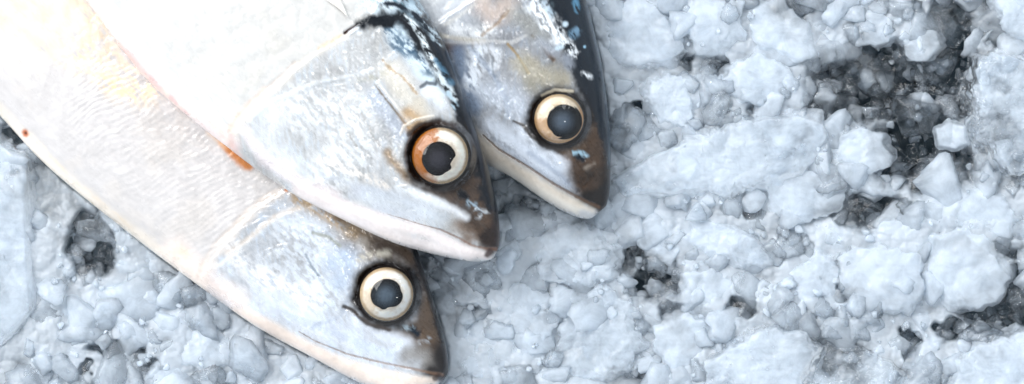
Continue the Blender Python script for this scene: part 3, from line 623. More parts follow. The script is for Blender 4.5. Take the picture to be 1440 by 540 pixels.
fishC = dict(
    seed=3, axis=(.52, .85), vis=8.6, pw=.86, eye=(786, 167, 34.5, 3), pupil=(793, 170.5, 23), cloud=(84, 96, 110), rows=560, cols=400,
    notch=[(95, 14, .08), (140, 12, .08)],
    iris=eye_iris((226, 210, 186), (190, 140, 92), [(150, 40, .6), (90, 40, .5), (20, 50, .6)], gold=(206, 172, 126)),
    body_col=(206, 208, 210), head_col=(138, 140, 144), back0=.74, back1=.84, backq=7.0, tail_dir=(-.45, -.89),
    pairs=[(836, 303.5, 848, 293.5, 46, 46, 3), (829, 307.5, 853, 288, 47, 47, 10), (812, 305.5, 857.5, 268, 48, 48, 22), (792, 297, 859, 240, 50, 49, 34), (762, 279, 858.5, 205, 54, 50, 44),
           (722, 251, 855, 160, 58, 52, 54), (670, 221, 847, 95, 60, 53, 62), (610, 170, 832, 30, 62, 54, 66), (550, 90, 808, -60, 62, 54, 70),
           (500, -20, 775, -165, 60, 54, 70), (450, -130, 710, -280, 58, 52, 68), (390, -260, 620, -400, 54, 50, 60), (320, -400, 510, -510, 50, 46, 46), (262, -520, 350, -590, 44, 44, 26), (232, -600, 280, -640, 40, 40, 14)],
    gill_edge=[(760, -80), (735, -40), (700, -20), (660, 0), (630, 20), (600, 45), (580, 70), (575, 110), (590, 150)], flip=True,
    jawq=6.6,
    patches=[('lower_jaw', [(650, 160), (677, 190), (701, 212), (742, 236), (778, 260), (807.6, 276), (826, 288), (838, 296), (845, 306), (830, 325), (760, 320), (650, 240), (600, 190)], 0),
             ('gill_cover', [(600, 60), (630, 61), (660, 62), (700, 62), (716, 64), (745, 100), (748, 130), (735, 150), (700, 160), (660, 150), (600, 120)], 0)],
    strokes=[
        dict(p=[(600, 20), (640, 10), (650, 35)], w=26, c=(176, 180, 186), k=.8, s=.9),
        dict(p=[(640, 40), (665, 48), (690, 42)], w=10, c=(222, 224, 226), k=.85, s=.9, sp=-.3),
        dict(p=[(618, 50), (640, 54), (680, 58)], w=4, c=(190, 182, 164), k=.5, s=.9),
        dict(p=[(678, 5), (695, 22), (712, 8)], w=18, c=(196, 176, 162), k=.6, s=.9, m=.1),
        dict(p=[(678, 49), (696, 36), (715, 16)], w=2.8, c=(132, 108, 80), k=.65, s=.8, h=-1, n=.4),
        dict(p=[(625, 35), (650, 20), (668, 6)], w=3, c=(214, 210, 202), k=.4, s=.9, h=.5),
        dict(p=[(622, 60), (660, 61), (690, 58), (720, 60), (740, 50)], w=2.6, c=(214, 212, 210), k=.45, s=.9, h=.7, n=.5),
        dict(p=[(630, 67), (640, 70)], w=12, c=(70, 52, 50), k=.8, s=.9),
        dict(p=[(645, 75), (650, 110), (668, 150)], w=13, c=(104, 122, 146), k=.75, s=.9),  # blue-grey shade painted along the upper fish's edge
        dict(p=[(672, 72), (668, 100), (660, 118)], w=13, c=(222, 228, 236), k=.8, s=.8, sp=-.1),
        dict(p=[(690, 70), (700, 75), (692, 95)], w=8, c=(226, 230, 236), k=.7, s=.8, sp=-.15),
        dict(p=[(692, 80), (693, 100), (697, 114)], w=2, c=(100, 108, 116), k=.7, s=.7, sp=-.2),
        dict(p=[(660, 66), (690, 100), (712, 140), (716, 165)], w=4, c=(130, 142, 160), k=.55, s=.95, h=-1.6, n=.4),
        dict(p=[(655, 110), (690, 140), (730, 180), (765, 225)], w=6, c=(214, 222, 232), k=.5, s=.95, h=1.5, n=.5, sp=-.1),
        dict(p=[(690, 195), (740, 228), (790, 258), (815, 268)], w=4, c=(120, 128, 142), k=.6, s=.95, h=-1.5, n=.4),
        dict(p=[(714, 62), (728, 78), (743, 102)], w=2.4, c=(142, 118, 78), k=.85, s=.6, h=-1.5),
        dict(p=[(748, 50), (758, 60), (766, 70), (778, 84)], w=(2.2, 4), c=(84, 66, 50), k=.85, s=.6, h=-1.5, n=.2),
        dict(p=[(728, 20), (745, 35), (765, 58)], w=15, c=(142, 142, 138), k=.75, s=.9),
        dict(p=[(760, 60), (778, 70)], w=10, c=(158, 164, 174), k=.7, s=.9),
        dict(p=[(735, 90), (760, 105), (790, 112)], w=18, c=(168, 160, 140), k=.75, s=.9, m=.15),
        dict(p=[(745, 120), (755, 128)], w=12, c=(140, 136, 122), k=.6, s=.9),
        dict(p=[(690, 130), (720, 140), (735, 160)], w=20, c=(190, 198, 210), k=.6, s=.9),
        dict(p=[(690, 175), (725, 200), (770, 232), (800, 250)], w=15, c=(206, 213, 224), k=.85, s=.9, r=.25),
        dict(p=[(735, 185), (765, 205), (800, 232)], w=8, c=(220, 226, 236), k=.8, s=.9, r=.22),
        dict(p=[(745, 215), (780, 240), (800, 258)], w=5, c=(128, 138, 154), k=.55, s=.9),
        dict(p=[(722, 170), (735, 176), (748, 192), (770, 206), (792, 214)], w=(2, 5), c=(58, 50, 44), k=.9, s=.7),
        dict(p=[(800, 205), (812, 215), (838, 190), (842, 225)], w=18, c=(104, 84, 66), k=.9, s=.8, m=.1),
        dict(p=[(835, 130), (840, 165)], w=13, c=(60, 48, 42), k=.9, s=.8, m=.1),
        dict(p=[(806, 240), (830, 250)], w=13, c=(96, 88, 82), k=.8, s=.9, m=.1),
        dict(p=[(853, 235), (853, 268), (846, 284), (826, 276)], w=14, c=(22, 17, 16), k=.97, s=.7, m=0, r=.3),
        dict(p=[(815, 262), (840, 270)], w=10, c=(52, 40, 34), k=.8, s=.9, m=0),
        dict(f=1, p=[(815, 122), (845, 140), (864, 170), (868, 230), (862, 275), (848, 298), (818, 278), (798, 256), (800, 240), (794, 220), (813, 208), (826, 185), (824, 150)], w=12, c=(58, 42, 29), k=.95, m=0, s=.83, n=.12),
        dict(f=1, p=[(866, 235), (864, 280), (846, 298), (820, 285), (815, 272), (838, 262)], w=8, c=(17, 12, 11), k=.96, m=0, s=.8, n=.12),
        # dark back
        dict(f=1, p=[(782, -30), (830, -10), (845, 53), (856, 107), (866, 165), (868, 240), (856, 235), (848, 205), (836, 172), (815, 134), (800, 104), (790, 75), (778, 40), (772, 10)], w=7, c=(12, 19, 27), k=.96, m=.1, r=.22, s=.7, n=.4),
        dict(p=[(775, -10), (792, 15), (806, 45), (818, 85), (832, 125), (846, 160), (852, 200)], w=(20, 8), c=(17, 25, 34), k=.97, s=.55, m=.1, r=.22, n=.35),
        dict(p=[(805, -10), (820, 30), (834, 80), (845, 120)], w=13, c=(20, 30, 40), k=.97, s=.5, m=.1, r=.22),
        dict(p=[(826, 10), (838, 60), (850, 115), (857, 180), (857, 230)], w=3, c=(44, 62, 78), k=.6, s=.8, m=.1, n=.1),
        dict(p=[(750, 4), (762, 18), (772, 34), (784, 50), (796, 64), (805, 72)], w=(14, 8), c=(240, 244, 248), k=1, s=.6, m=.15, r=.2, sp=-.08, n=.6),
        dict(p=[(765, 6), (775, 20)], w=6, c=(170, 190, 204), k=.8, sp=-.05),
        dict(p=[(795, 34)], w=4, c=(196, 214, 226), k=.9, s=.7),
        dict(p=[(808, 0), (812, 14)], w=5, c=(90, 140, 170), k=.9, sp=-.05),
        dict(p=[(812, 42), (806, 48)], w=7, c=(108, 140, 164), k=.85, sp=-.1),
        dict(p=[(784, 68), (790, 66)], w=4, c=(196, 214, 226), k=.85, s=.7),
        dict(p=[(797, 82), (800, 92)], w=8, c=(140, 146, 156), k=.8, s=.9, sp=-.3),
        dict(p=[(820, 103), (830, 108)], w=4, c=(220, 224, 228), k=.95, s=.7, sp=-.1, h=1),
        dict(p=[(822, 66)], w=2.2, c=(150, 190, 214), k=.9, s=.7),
        dict(p=[(786, 167)], ring=39, w=10, c=(18, 12, 10), s=.8, m=0, r=.25, n=.25),
        dict(p=[(762, 134), (780, 126), (805, 128)], w=2.4, c=(196, 186, 166), k=.7, s=.8, h=1.5),
        dict(p=[(812, 219), (820, 224)], w=5.5, c=(10, 24, 34), k=.95, s=.85, h=-2.5, n=.4),
        dict(p=[(806, 215), (818, 215), (824, 220)], w=3.6, c=(150, 180, 196), k=.9, s=.9, h=1.5, r=.12, n=.6, sp=-.2),  # painted highlight beside the nostril
        dict(p=[(824, 236), (836, 230)], w=4, c=(150, 140, 130), k=.5, s=.95, r=.12, n=.6),
        # jaw
        dict(p=[(640, 180), (677, 206), (701, 226), (742, 250), (778, 272), (812, 290), (832, 299)], w=(16, 7), c=(208, 196, 180), s=.7, k=.82, m=.1, r=.3, n=.12, h=1),
        dict(p=[(700, 238), (742, 262), (790, 288), (825, 302)], w=(10, 6), c=(212, 206, 196), s=.75, k=.82, m=.1, r=.3, n=.12),
        dict(p=[(820, 300), (834, 303)], w=7, c=(176, 178, 182), s=.8, k=.8),
        dict(p=[(679, 190), (701, 210), (742, 234), (778, 258), (807, 274), (826, 284), (842, 291)], w=(1, 2.8), c=(96, 72, 54), s=.8, k=.7, h=-3, n=.12),
    ])

fB, gB = build_fish(fishB)
set_props(fB, "lowest silver mackerel with a white-rimmed eye and a rust spot on its pale belly", "fish", "mackerel lying on the ice")
fC, gC = build_fish(fishC)
set_props(fC, "greyer mackerel behind, on the right, with a gold-rimmed eye and a grey jaw", "fish", "mackerel lying on the ice")
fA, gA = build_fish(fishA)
set_props(fA, "topmost mackerel with an orange-brown stained eye, lying across the other two", "fish", "mackerel lying on the ice")
offA = np.array(fA.location)
fin_slab('pectoral_fin', fA, offA, [(490, 25), (474, -8), (420, -70), (360, -110)], [(476, 12), (440, -15), (400, -60), (356, -108)], 213, (236, 232, 226), rays=6)

# height of the underside and top of the fish over the ice, coarse map
GX0, GY0, GST = -700, -900, 8
gw, gh = 330, 260
fish_top = np.full((gh, gw), -1e3)
for g in (gA, gB, gC):
    ix = ((g['X'] - GX0) / GST).astype(int); iy = ((g['Y'] - GY0) / GST).astype(int)
    ok = (ix >= 0) & (ix < gw) & (iy >= 0) & (iy < gh)
    np.maximum.at(fish_top, (iy[ok], ix[ok]), g['Z'][ok])
under = fish_top > -500
def near_fish(x, y, r):
    k = int(r / GST); ix = int((x - GX0) / GST); iy = int((y - GY0) / GST)
    if ix < k or iy < k or ix >= gw - k or iy >= gh - k: return False
    return under[max(0, iy - k):iy + k + 1, max(0, ix - k):ix + k + 1].any()
def in_fish(x, y):
    ix = int((x - GX0) / GST); iy = int((y - GY0) / GST)
    return 0 <= ix < gw and 0 <= iy < gh and under[iy, ix]
def deep_fish(x, y, r):
    k = int(r / GST); ix = int((x - GX0) / GST); iy = int((y - GY0) / GST)
    if ix < k or iy < k or ix >= gw - k or iy >= gh - k: return False
    return under[iy - k:iy + k + 1, ix - k:ix + k + 1].all()

# ------------------------------------------------------------------ ice
# places where the ice is thin and clear, plus painted shade by the fish: (x, y, rx, ry, amount)
CLEAR_AND_SHADE = [(1225, 118, 88, 54, 1.1), (1340, 70, 40, 88, 1.1), (1290, 215, 70, 52, 1.1), (1225, 295, 60, 22, .85), (1330, 150, 40, 60, .8),
         (1402, 437, 56, 30, 1.1), (1425, 400, 26, 26, .8), (1380, 20, 34, 26, .8), (1415, 58, 22, 16, 1.1), (1155, 150, 26, 30, .6),
         (895, 360, 34, 30, .6), (925, 395, 40, 30, .65), (945, 440, 18, 22, .7), (885, 533, 40, 16, 1.1), (1040, 436, 16, 18, .65), (895, 152, 16, 11, 1.2),
         (962, 97, 20, 14, .6), (1020, 92, 14, 14, .8), (1118, 14, 34, 16, .8), (1065, 150, 12, 12, .4), (1120, 45, 16, 12, .6),
         (125, 345, 34, 46, .75), (152, 490, 26, 12, .7), (190, 485, 14, 12, .9), (128, 522, 8, 10, 1.0), (215, 515, 14, 8, .7), (15, 190, 26, 20, .5), (178, 270, 12, 10, .5),
         (1180, 505, 46, 34, .6), (1280, 490, 16, 20, .9), (1340, 465, 16, 14, .9), (1180, 410, 22, 16, .5), (1400, 190, 34, 34, .5), (1420, 130, 20, 20, .4), (1410, 350, 40, 16, .5),
         (740, 290, 60, 24, .35), (612, 390, 22, 34, .35), (1060, 300, 12, 12, .8), (1130, 190, 14, 10, .4), (1000, 400, 10, 8, .4), (1345, 345, 20, 12, .4)]  # first two darken the ice to stand in for shade beside the fish
def clear_shade_at(x, y):
    x = np.asarray(x, float); y = np.asarray(y, float)
    wx = x + 16 * fbm(x / 38, y / 38, 5.5, 3); wy = y + 16 * fbm(x / 38, y / 38, 9.5, 3)
    c = np.zeros(np.shape(x))
    for cx, cy, rx, ry, k in CLEAR_AND_SHADE:
        d = ((wx - cx) / rx) ** 2 + ((wy - cy) / ry) ** 2
        c = np.maximum(c, min(1.15, k * 1.25) * np.exp(-d * d * .8))
    return np.clip(c, 0, 1.2)
def bed(x, y):
    """level of the ice bed"""
    return 12 * fbm(np.asarray(x) / 130, np.asarray(y) / 130, 3.1, 2)

def shard(level, ext, th, r, sides=6, tops=3, k=40, flat=.5, noise=.02, planes=None, topr=(.25, .7, .25, .6)):
    """a broken piece of ice: flat facets meeting in worn edges"""
    V, F = ico(level); V = V * np.array([1, 1, flat]); V = V / np.linalg.norm(V, axis=1)[:, None]
    if planes is None:
        a0 = r.uniform(0, 6.3); Ns, Hs = [], []
        for i in range(sides):
            a = a0 + (i + r.uniform(-.3, .3)) * 2 * math.pi / sides; t = r.uniform(.1, .75)
            Ns.append((math.cos(a), math.sin(a), t)); Hs.append(math.hypot(ext[0] * math.cos(a), ext[1] * math.sin(a)) * r.uniform(.72, 1.0))
    else:
        Ns, Hs = planes
    Ns, Hs = list(Ns), list(Hs)
    sz = np.mean(Hs)
    Ns.append((r.uniform(-.12, .12), r.uniform(-.12, .12), 1)); Hs.append(th)
    for i in range(tops):
        a = r.uniform(0, 6.3); t = r.uniform(*topr[:2])
        n = np.array([math.cos(a) * t, math.sin(a) * t, 1.0]); Ns.append(n); Hs.append((th + t * sz * r.uniform(*topr[2:])) / 1.0)
    Ns.append((0, 0, -1)); Hs.append(th * .8)
    Ns = np.array(Ns, float); Hs = np.array(Hs, float); ln = np.linalg.norm(Ns, axis=1); 
    Nn = Ns / ln[:, None]; Hn = Hs / ln
    rad = (((np.clip(V @ Nn.T, 0, None) / Hn) ** k).sum(1) + (1 / (1.5 * Hs[:-1].max())) ** k) ** (-1.0 / k)
    if noise:
        q = r.uniform(0, 50); rad = rad * (1 + noise * fbm(V[:, 0] * 3 + q, V[:, 1] * 3, V[:, 2] * 3 + q, 4, .65))
    return V * rad[:, None], F, V

def rot(r, tilt=.5):
    a, b, c = r.uniform(0, 2 * math.pi), r.uniform(-tilt, tilt), r.uniform(-tilt, tilt)
    Rz = np.array([[math.cos(a), -math.sin(a), 0], [math.sin(a), math.cos(a), 0], [0, 0, 1]])
    Rx = np.array([[1, 0, 0], [0, math.cos(b), -math.sin(b)], [0, math.sin(b), math.cos(b)]])
    Ry = np.array([[math.cos(c), 0, math.sin(c)], [0, 1, 0], [-math.sin(c), 0, math.cos(c)]])
    return Rz @ Rx @ Ry

def frost_for(X, Y, base):
    return base

# -- tray under the ice
bm = bmesh.new()
tw, td = 5200 * S, 4200 * S
vv = [bm.verts.new((sx * tw / 2, sy * td / 2 + .06, -130 * S)) for sx, sy in ((-1, -1), (1, -1), (1, 1), (-1, 1))]
bm.faces.new(vv)
me = bpy.data.meshes.new("tray"); bm.to_mesh(me); bm.free(); me.materials.append(TRAY)
tray = bpy.data.objects.new("counter_top", me); col.objects.link(tray)
set_props(tray, "dark wet surface showing through the clear gaps in the ice", "surface", kind="structure")

# -- lumpy sheet of packed ice filling the tray
nx, ny = 1000, 640
gx = np.concatenate([np.linspace(-420, -20, 90)[:-1], np.linspace(-20, 1460, 920), np.linspace(1460, 1860, 90)[1:]]); gy = np.concatenate([np.linspace(-620, -20, 110)[:-1], np.linspace(-20, 560, 362), np.linspace(560, 860, 70)[1:]]); nx, ny = len(gx), len(gy)
GXX, GYY = np.meshgrid(gx, gy); x, y = GXX.ravel(), GYY.ravel()
def cells(x, y, s, k):
    wx = x + s * .35 * fbm(x / s, y / s, k, 2); wy = y + s * .35 * fbm(x / s, y / s, k + 4, 2)
    cx = np.floor(wx / s).astype(np.int64); cy = np.floor(wy / s).astype(np.int64)
    f1 = np.full(x.shape, 1e9); top = np.full(x.shape, -1e9)
    for dx in (-1, 0, 1):
        for dy in (-1, 0, 1):
            a, b = cx + dx, cy + dy
            px, py = (a + hash2(a, b, k)) * s, (b + hash2(a, b, k + 1)) * s
            d = np.hypot(wx - px, wy - py) / s
            hh = hash2(a, b, k + 2); sx, sy = hash2(a, b, k + 3) - .5, hash2(a, b, k + 5) - .5
            top = np.maximum(top, hh * .7 + (sx * (wx - px) + sy * (wy - py)) / s * 1.5 - 2.6 * np.clip(d - .38, 0, None) ** 1.5)
    return top
cl = clear_shade_at(x, y)
c1, c2, c3 = cells(x, y, 64, 3), cells(x, y, 27, 9), cells(x, y, 11, 15)
rdg = 1 - np.abs(fbm(x / 24, y / 24, 33, 3)) * 2.2
z = bed(x, y) - 2 + 7 * c1 + 4.5 * c2 + 2.0 * c3 + 1.2 * rdg + .8 * fbm(x / 6, y / 6, 1, 3)
z = z - sst(.2, .9, cl) * 26 + sst(.2, .7, cl) * (7 * cells(x, y, 15, 21) + 4 * fbm(x / 9, y / 9, 8, 3))
ub = under.astype(float)
for _ in range(3):
    for axx in (0, 1): ub = (np.roll(ub, 1, axx) + ub + np.roll(ub, -1, axx)) / 3
fxx = np.clip((x - GX0) / GST - .5, 0, gw - 2); fyy = np.clip((y - GY0) / GST - .5, 0, gh - 2)
i0, j0 = fxx.astype(int), fyy.astype(int); tx, ty = fxx - i0, fyy - j0
ubs = (ub[j0, i0] * (1 - tx) + ub[j0, i0 + 1] * tx) * (1 - ty) + (ub[j0 + 1, i0] * (1 - tx) + ub[j0 + 1, i0 + 1] * tx) * ty
z = z - sst(.55, 1, ubs) * 40
z = np.maximum(z, -122)
fr = .92 + .3 * fbm(x / 34, y / 34, 6, 4, .6) + .35 * fbm(x / 90, y / 90, 16, 2) + .35 * np.clip(c1, -.6, .6) + .25 * np.clip(c2, -.5, .5) - cl * (1.4 + .25 * fbm(x / 24, y / 24, 3, 2))
o = mesh_obj("packed_ice", P(x, y, z), grid_faces(ny, nx), ICE, None, dict(frost=fr))
set_props(o, "finely crushed white ice packed into one bed under everything", "ice", kind="stuff")

# -- ice chunks with an outline and a look of their own
SLABS = [  # outline, level, thickness, frost, tilt, label
 ([(-60, 175), (0, 185), (40, 215), (90, 255), (132, 288), (118, 312), (104, 345), (96, 390), (60, 425), (50, 480), (52, 560), (-60, 600), (-150, 400)], 34, 34, .95, (0, 0), "large smooth blue-grey slab of ice along the left edge below the fish"),
 ([(866, 250), (905, 225), (960, 195), (1050, 168), (1120, 160), (1155, 168), (1158, 200), (1132, 240), (1060, 270), (960, 278), (880, 276)], 44, 34, 1.0, (0, .05), "long flat white slab of ice right of the grey fish's snout"),
 ([(948, 290), (1000, 283), (1045, 300), (1062, 330), (1120, 352), (1095, 368), (1040, 376), (985, 360), (945, 335)], 34, 30, 1.1, (.1, 0), "smooth wedge-shaped ice chunk below the long flat slab"),
 ([(992, 560), (996, 505), (1030, 480), (1082, 457), (1136, 466), (1152, 500), (1130, 560), (1060, 590)], 42, 46, .82, (0, 0), "rounded grey boulder of ice at the bottom edge"),
 ([(1140, 480), (1180, 470), (1240, 500), (1300, 545), (1290, 580), (1150, 580), (1130, 530)], 16, 34, .45, (.1, .1), "streaky half-clear ice slab right of the grey ice boulder"),
 ([(1325, 560), (1345, 505), (1380, 478), (1440, 462), (1500, 480), (1510, 570), (1400, 600)], 42, 44, 1.05, (0, 0), "broad white dome of ice in the bottom right corner"),
 ([(1394, -30), (1397, 20), (1415, 46), (1450, 60), (1500, 40), (1500, -40)], 30, 32, .98, (0, 0), "pale flat ice piece in the top right corner"),
 ([(1372, 75), (1410, 66), (1470, 90), (1490, 170), (1470, 250), (1410, 245), (1378, 190), (1362, 130)], 32, 44, .56, (0, 0), "big half-clear ice block at the right edge with a glint inside"),
 ([(606, 372), (640, 366), (690, 372), (722, 392), (712, 425), (660, 432), (615, 420)], 0, 26, .85, (0, .15), "grey flat ice piece just under the top fish's jaw"),
 ([(755, 322), (800, 305), (850, 318), (874, 350), (866, 395), (820, 410), (770, 400), (748, 360)], 18, 38, 1.1, (.1, .1), "rounded white lump of ice below the grey fish's chin"),
 ([(790, 425), (840, 395), (890, 430), (908, 490), (880, 522), (820, 545), (775, 500)], 30, 34, .92, (.1, 0), "greyish ice slab with a scratched face near the bottom edge"),
 ([(912, 118), (940, 100), (968, 118), (976, 160), (955, 184), (925, 172), (908, 145)], 30, 26, 1.15, (0, 0), "pale upright oval ice piece above the long slab"),
 ([(1016, 95), (1060, 78), (1110, 90), (1124, 120), (1090, 146), (1035, 146), (1010, 122)], 30, 30, 1.1, (0, 0), "plump white ice chunk above the right end of the long slab"),
 ([(846, 20), (890, -10), (940, 10), (968, 60), (945, 95), (890, 98), (852, 80)], 20, 34, 1.0, (.1, 0), "broad rough white chunk beside the grey fish's dark back"),
 ([(955, -20), (1000, -30), (1045, 0), (1048, 50), (1015, 82), (975, 70), (955, 25)], 26, 34, 1.12, (0, 0), "bright white chunk at the top edge left of the dark gaps"),
 ([(1314, 182), (1335, 172), (1358, 180), (1362, 200), (1340, 211), (1318, 206)], 22, 16, 1.2, (0, 0), "small bright white ice piece stranded in the dark gap"),
 ([(1270, 62), (1290, 44), (1318, 42), (1326, 66), (1308, 84), (1280, 86)], 16, 20, .85, (0, 0), "pale ice flake on the rim above the dark gap"),
 ([(1196, 28), (1222, 10), (1252, 22), (1262, 50), (1235, 66), (1205, 60)], 16, 22, .95, (.1, 0), "wet white ice flake left of the pale flake on the rim"),
 ([(1176, 362), (1230, 342), (1290, 355), (1305, 400), (1280, 440), (1220, 446), (1180, 410)], 28, 38, 1.15, (0, 0), "biggest bright ice chunk in the lower right heap"),
 ([(1302, 330), (1350, 318), (1400, 338), (1424, 385), (1400, 425), (1340, 436), (1305, 400)], 28, 36, 1.12, (0, 0), "bright ice chunk touching the biggest one on its right"),
 ([(1168, 195), (1205, 176), (1246, 192), (1256, 226), (1222, 246), (1180, 240)], 20, 28, 1.0, (0, .1), "white ice chunk on the lower left rim of the dark gap"),
 ([(112, 415), (150, 395), (205, 402), (214, 436), (180, 462), (130, 458)], 10, 26, 1.0, (0, 0), "smooth oval ice chunk right of the large grey slab"),
 ([(640, 470), (680, 440), (730, 446), (752, 490), (730, 530), (670, 535), (636, 510)], 6, 30, .95, (0, 0), "soft white ice lump beside the lowest fish's snout"),
 ([(690, 420), (730, 396), (775, 410), (790, 450), (765, 490), (715, 480)], 12, 32, 1.05, (.1, 0), "chunk of ice between the soft lump and the scratched slab"),
 ([(1046, 20), (1090, -10), (1140, 40), (1150, 82), (1110, 84), (1066, 70)], 22, 28, 1.05, (0, .1), "slanted white chunk under the top edge beside the bright chunk"),
 ([(1340, 250), (1400, 262), (1440, 300), (1420, 340), (1360, 330), (1320, 290)], 20, 30, 1.05, (0, 0), "white ice chunk under the half-clear block"),
 ([(1080, 250), (1140, 240), (1190, 262), (1180, 300), (1120, 318), (1078, 296)], 18, 28, 1.0, (0, 0), "low white chunk at the right tip of the long slab"),
 ([(1110, 380), (1150, 350), (1180, 372), (1172, 420), (1130, 434)], 22, 26, 1.1, (0, 0), "white chunk wedged left of the biggest bright chunk"),
 ([(905, 340), (940, 312), (960, 345), (940, 375), (912, 372)], 18, 20, 1.0, (.1, 0), "small chunk against the left end of the wedge-shaped ice"),
 ([(955, 385), (1010, 376), (1040, 400), (1030, 428), (985, 440), (950, 420)], 22, 26, 1.1, (0, 0), "white chunk directly below the wedge-shaped ice"),
 ([(925, 455), (965, 436), (1000, 460), (992, 505), (950, 520), (920, 495)], 20, 30, 1.12, (0, 0), "bright chunk left of the grey ice boulder"),
 ([(240, 470), (290, 452), (340, 470), (345, 510), (290, 530), (245, 510)], 8, 24, 1.0, (0, 0), "white chunk near the bottom edge under the lowest fish's gill"),
]
def slab(poly, zc, th, fro, tilt, label, idx):
    r = np.random.RandomState(500 + idx); rough_ = .45 if idx in (0, 3, 5, 6) else .9
    pl = np.array(poly, float); c = pl.mean(0)
    V, F = ico(6 if idx in (0, 1) else 5)
    V0 = V
    ns, hs = [], []
    m_ = len(pl); area2 = sum(pl[q][0] * pl[(q + 1) % m_][1] - pl[(q + 1) % m_][0] * pl[q][1] for q in range(m_))
    for q in range(m_):
        a_, b_ = pl[q] - c, pl[(q + 1) % m_] - c; e = b_ - a_; nn = np.array([e[1], -e[0]]) / np.linalg.norm(e) * (1 if area2 > 0 else -1)
        hh = nn @ a_
        if hh < 4: continue
        ns.append((nn[0], nn[1], r.uniform(.1, .8))); hs.append(hh * 1.0 + r.uniform(0, 3))
    V, F, V0 = shard(6 if idx < 12 else 5, None, th * .5, r, tops=6, k=34, flat=.45, noise=.05, planes=(ns, hs), topr=(.08, .35, .45, .9))
    X, Y, Z = V.T
    gx_, gy_ = X + c[0], Y + c[1]
    ol = 11 * fbm(gx_ / 24, gy_ / 24, idx + 7.7, 4, .6); rl = np.hypot(X, Y) + 1e-6; X = X + ol * X / rl * sst(10, 40, rl); Y = Y + ol * Y / rl * sst(10, 40, rl)
    Z = Z + rough_ * (6 * cells(gx_, gy_, 31, 9 + idx) + 1.2 * fbm(gx_ / 9, gy_ / 9, idx * 1.7, 3)) * (V0[:, 2] > -.1)
    Z = Z + tilt[0] * X + tilt[1] * Y + zc * .4 - (8 if idx in (0, 1, 3, 5, 7) else 14)
    Xp, Yp = X + c[0], Y + c[1]
    base = P(c[0], c[1], zc)
    fr = (fro - .9) * .8 + .62 + .30 * fbm(Xp / 30, Yp / 30, idx + 2.2, 4, .6) + .10 * fbm(Xp / 60, Yp / 6, idx + 2.2, 2) - .25 * (1 - sst(0, .4, np.abs(V0[:, 2])))
    o = mesh_obj("ice_chunk", P(Xp, Yp, Z) - base, F, ICE, None, dict(frost=fr))
    o.location = base
    set_props(o, label, "ice", "large chunks of ice")
for i, s_ in enumerate(SLABS): slab(*s_, i)

# -- smaller chunks one can still count
placed = []
slab_polys = [np.array(s_[0], float) for s_ in SLABS]
def on_slab(x, y):
    return any(inpoly(np.array([x]), np.array([y]), p)[0] for p in slab_polys)
count = 0; tries = 0
MID = 262
while count < MID and tries < 20000:
    tries += 1
    x, y = random.uniform(-20, 1460), random.uniform(-20, 560)
    if in_fish(x, y): continue
    c = float(clear_shade_at(x, y))
    if random.random() < c * .8: continue
    R0 = random.choice([13, 16, 19, 23, 28, 34])
    if on_slab(x, y) and (R0 > 19 or random.random() < .8): continue
    if any((x - a) ** 2 + (y - b) ** 2 < ((R0 + rr) * .52) ** 2 for a, b, rr in placed): continue
    nf = near_fish(x, y, R0)
    if nf and R0 > 26: continue
    placed.append((x, y, R0)); count += 1
    r = np.random.RandomState(3000 + count)
    V, F, V0 = shard(4, (R0 * r.uniform(.9, 1.5), R0 * r.uniform(.6, 1.0)), R0 * r.uniform(.28, .5), r, sides=r.randint(3, 7), tops=4, k=60, noise=.09)
    rimv = 1 - sst(.0, .5, np.abs(V0[:, 2]))
    V = V @ rot(r, .3).T
    zz = float(bed(x, y)) + r.uniform(-9, 3) + (6 if on_slab(x, y) else 0) - c * 24
    if nf: zz = min(zz, 2)
    base = P(np.array(x), np.array(y), np.array(zz))
    k = (D - zz) / D
    fr = -.2 * rimv + r.choice([.2, .4, .52, .65, .85], p=[.08, .2, .27, .25, .2]) - c * .7 + .22 * fbm((V[:, 0] + x) / 22, (V[:, 1] + y) / 22, V[:, 2] / 22, 3)
    o = mesh_obj("ice_chunk", V * S * np.array([1, -1, 1]) * k, F[:, ::-1], ICE, None, dict(frost=fr))
    o.location = base
    left = y > 200 and x < 520
    if left: set_props(o, "small rough lump among the crushed ice left of the lowest fish", "ice", "small ice lumps left of the fish")
    elif x < 870: set_props(o, "small rough lump among the crushed ice below the fish snouts", "ice", "small ice lumps below the snouts")
    else: set_props(o, "small rough lump in the crushed ice on the open right side", "ice", "small ice lumps on the right side")

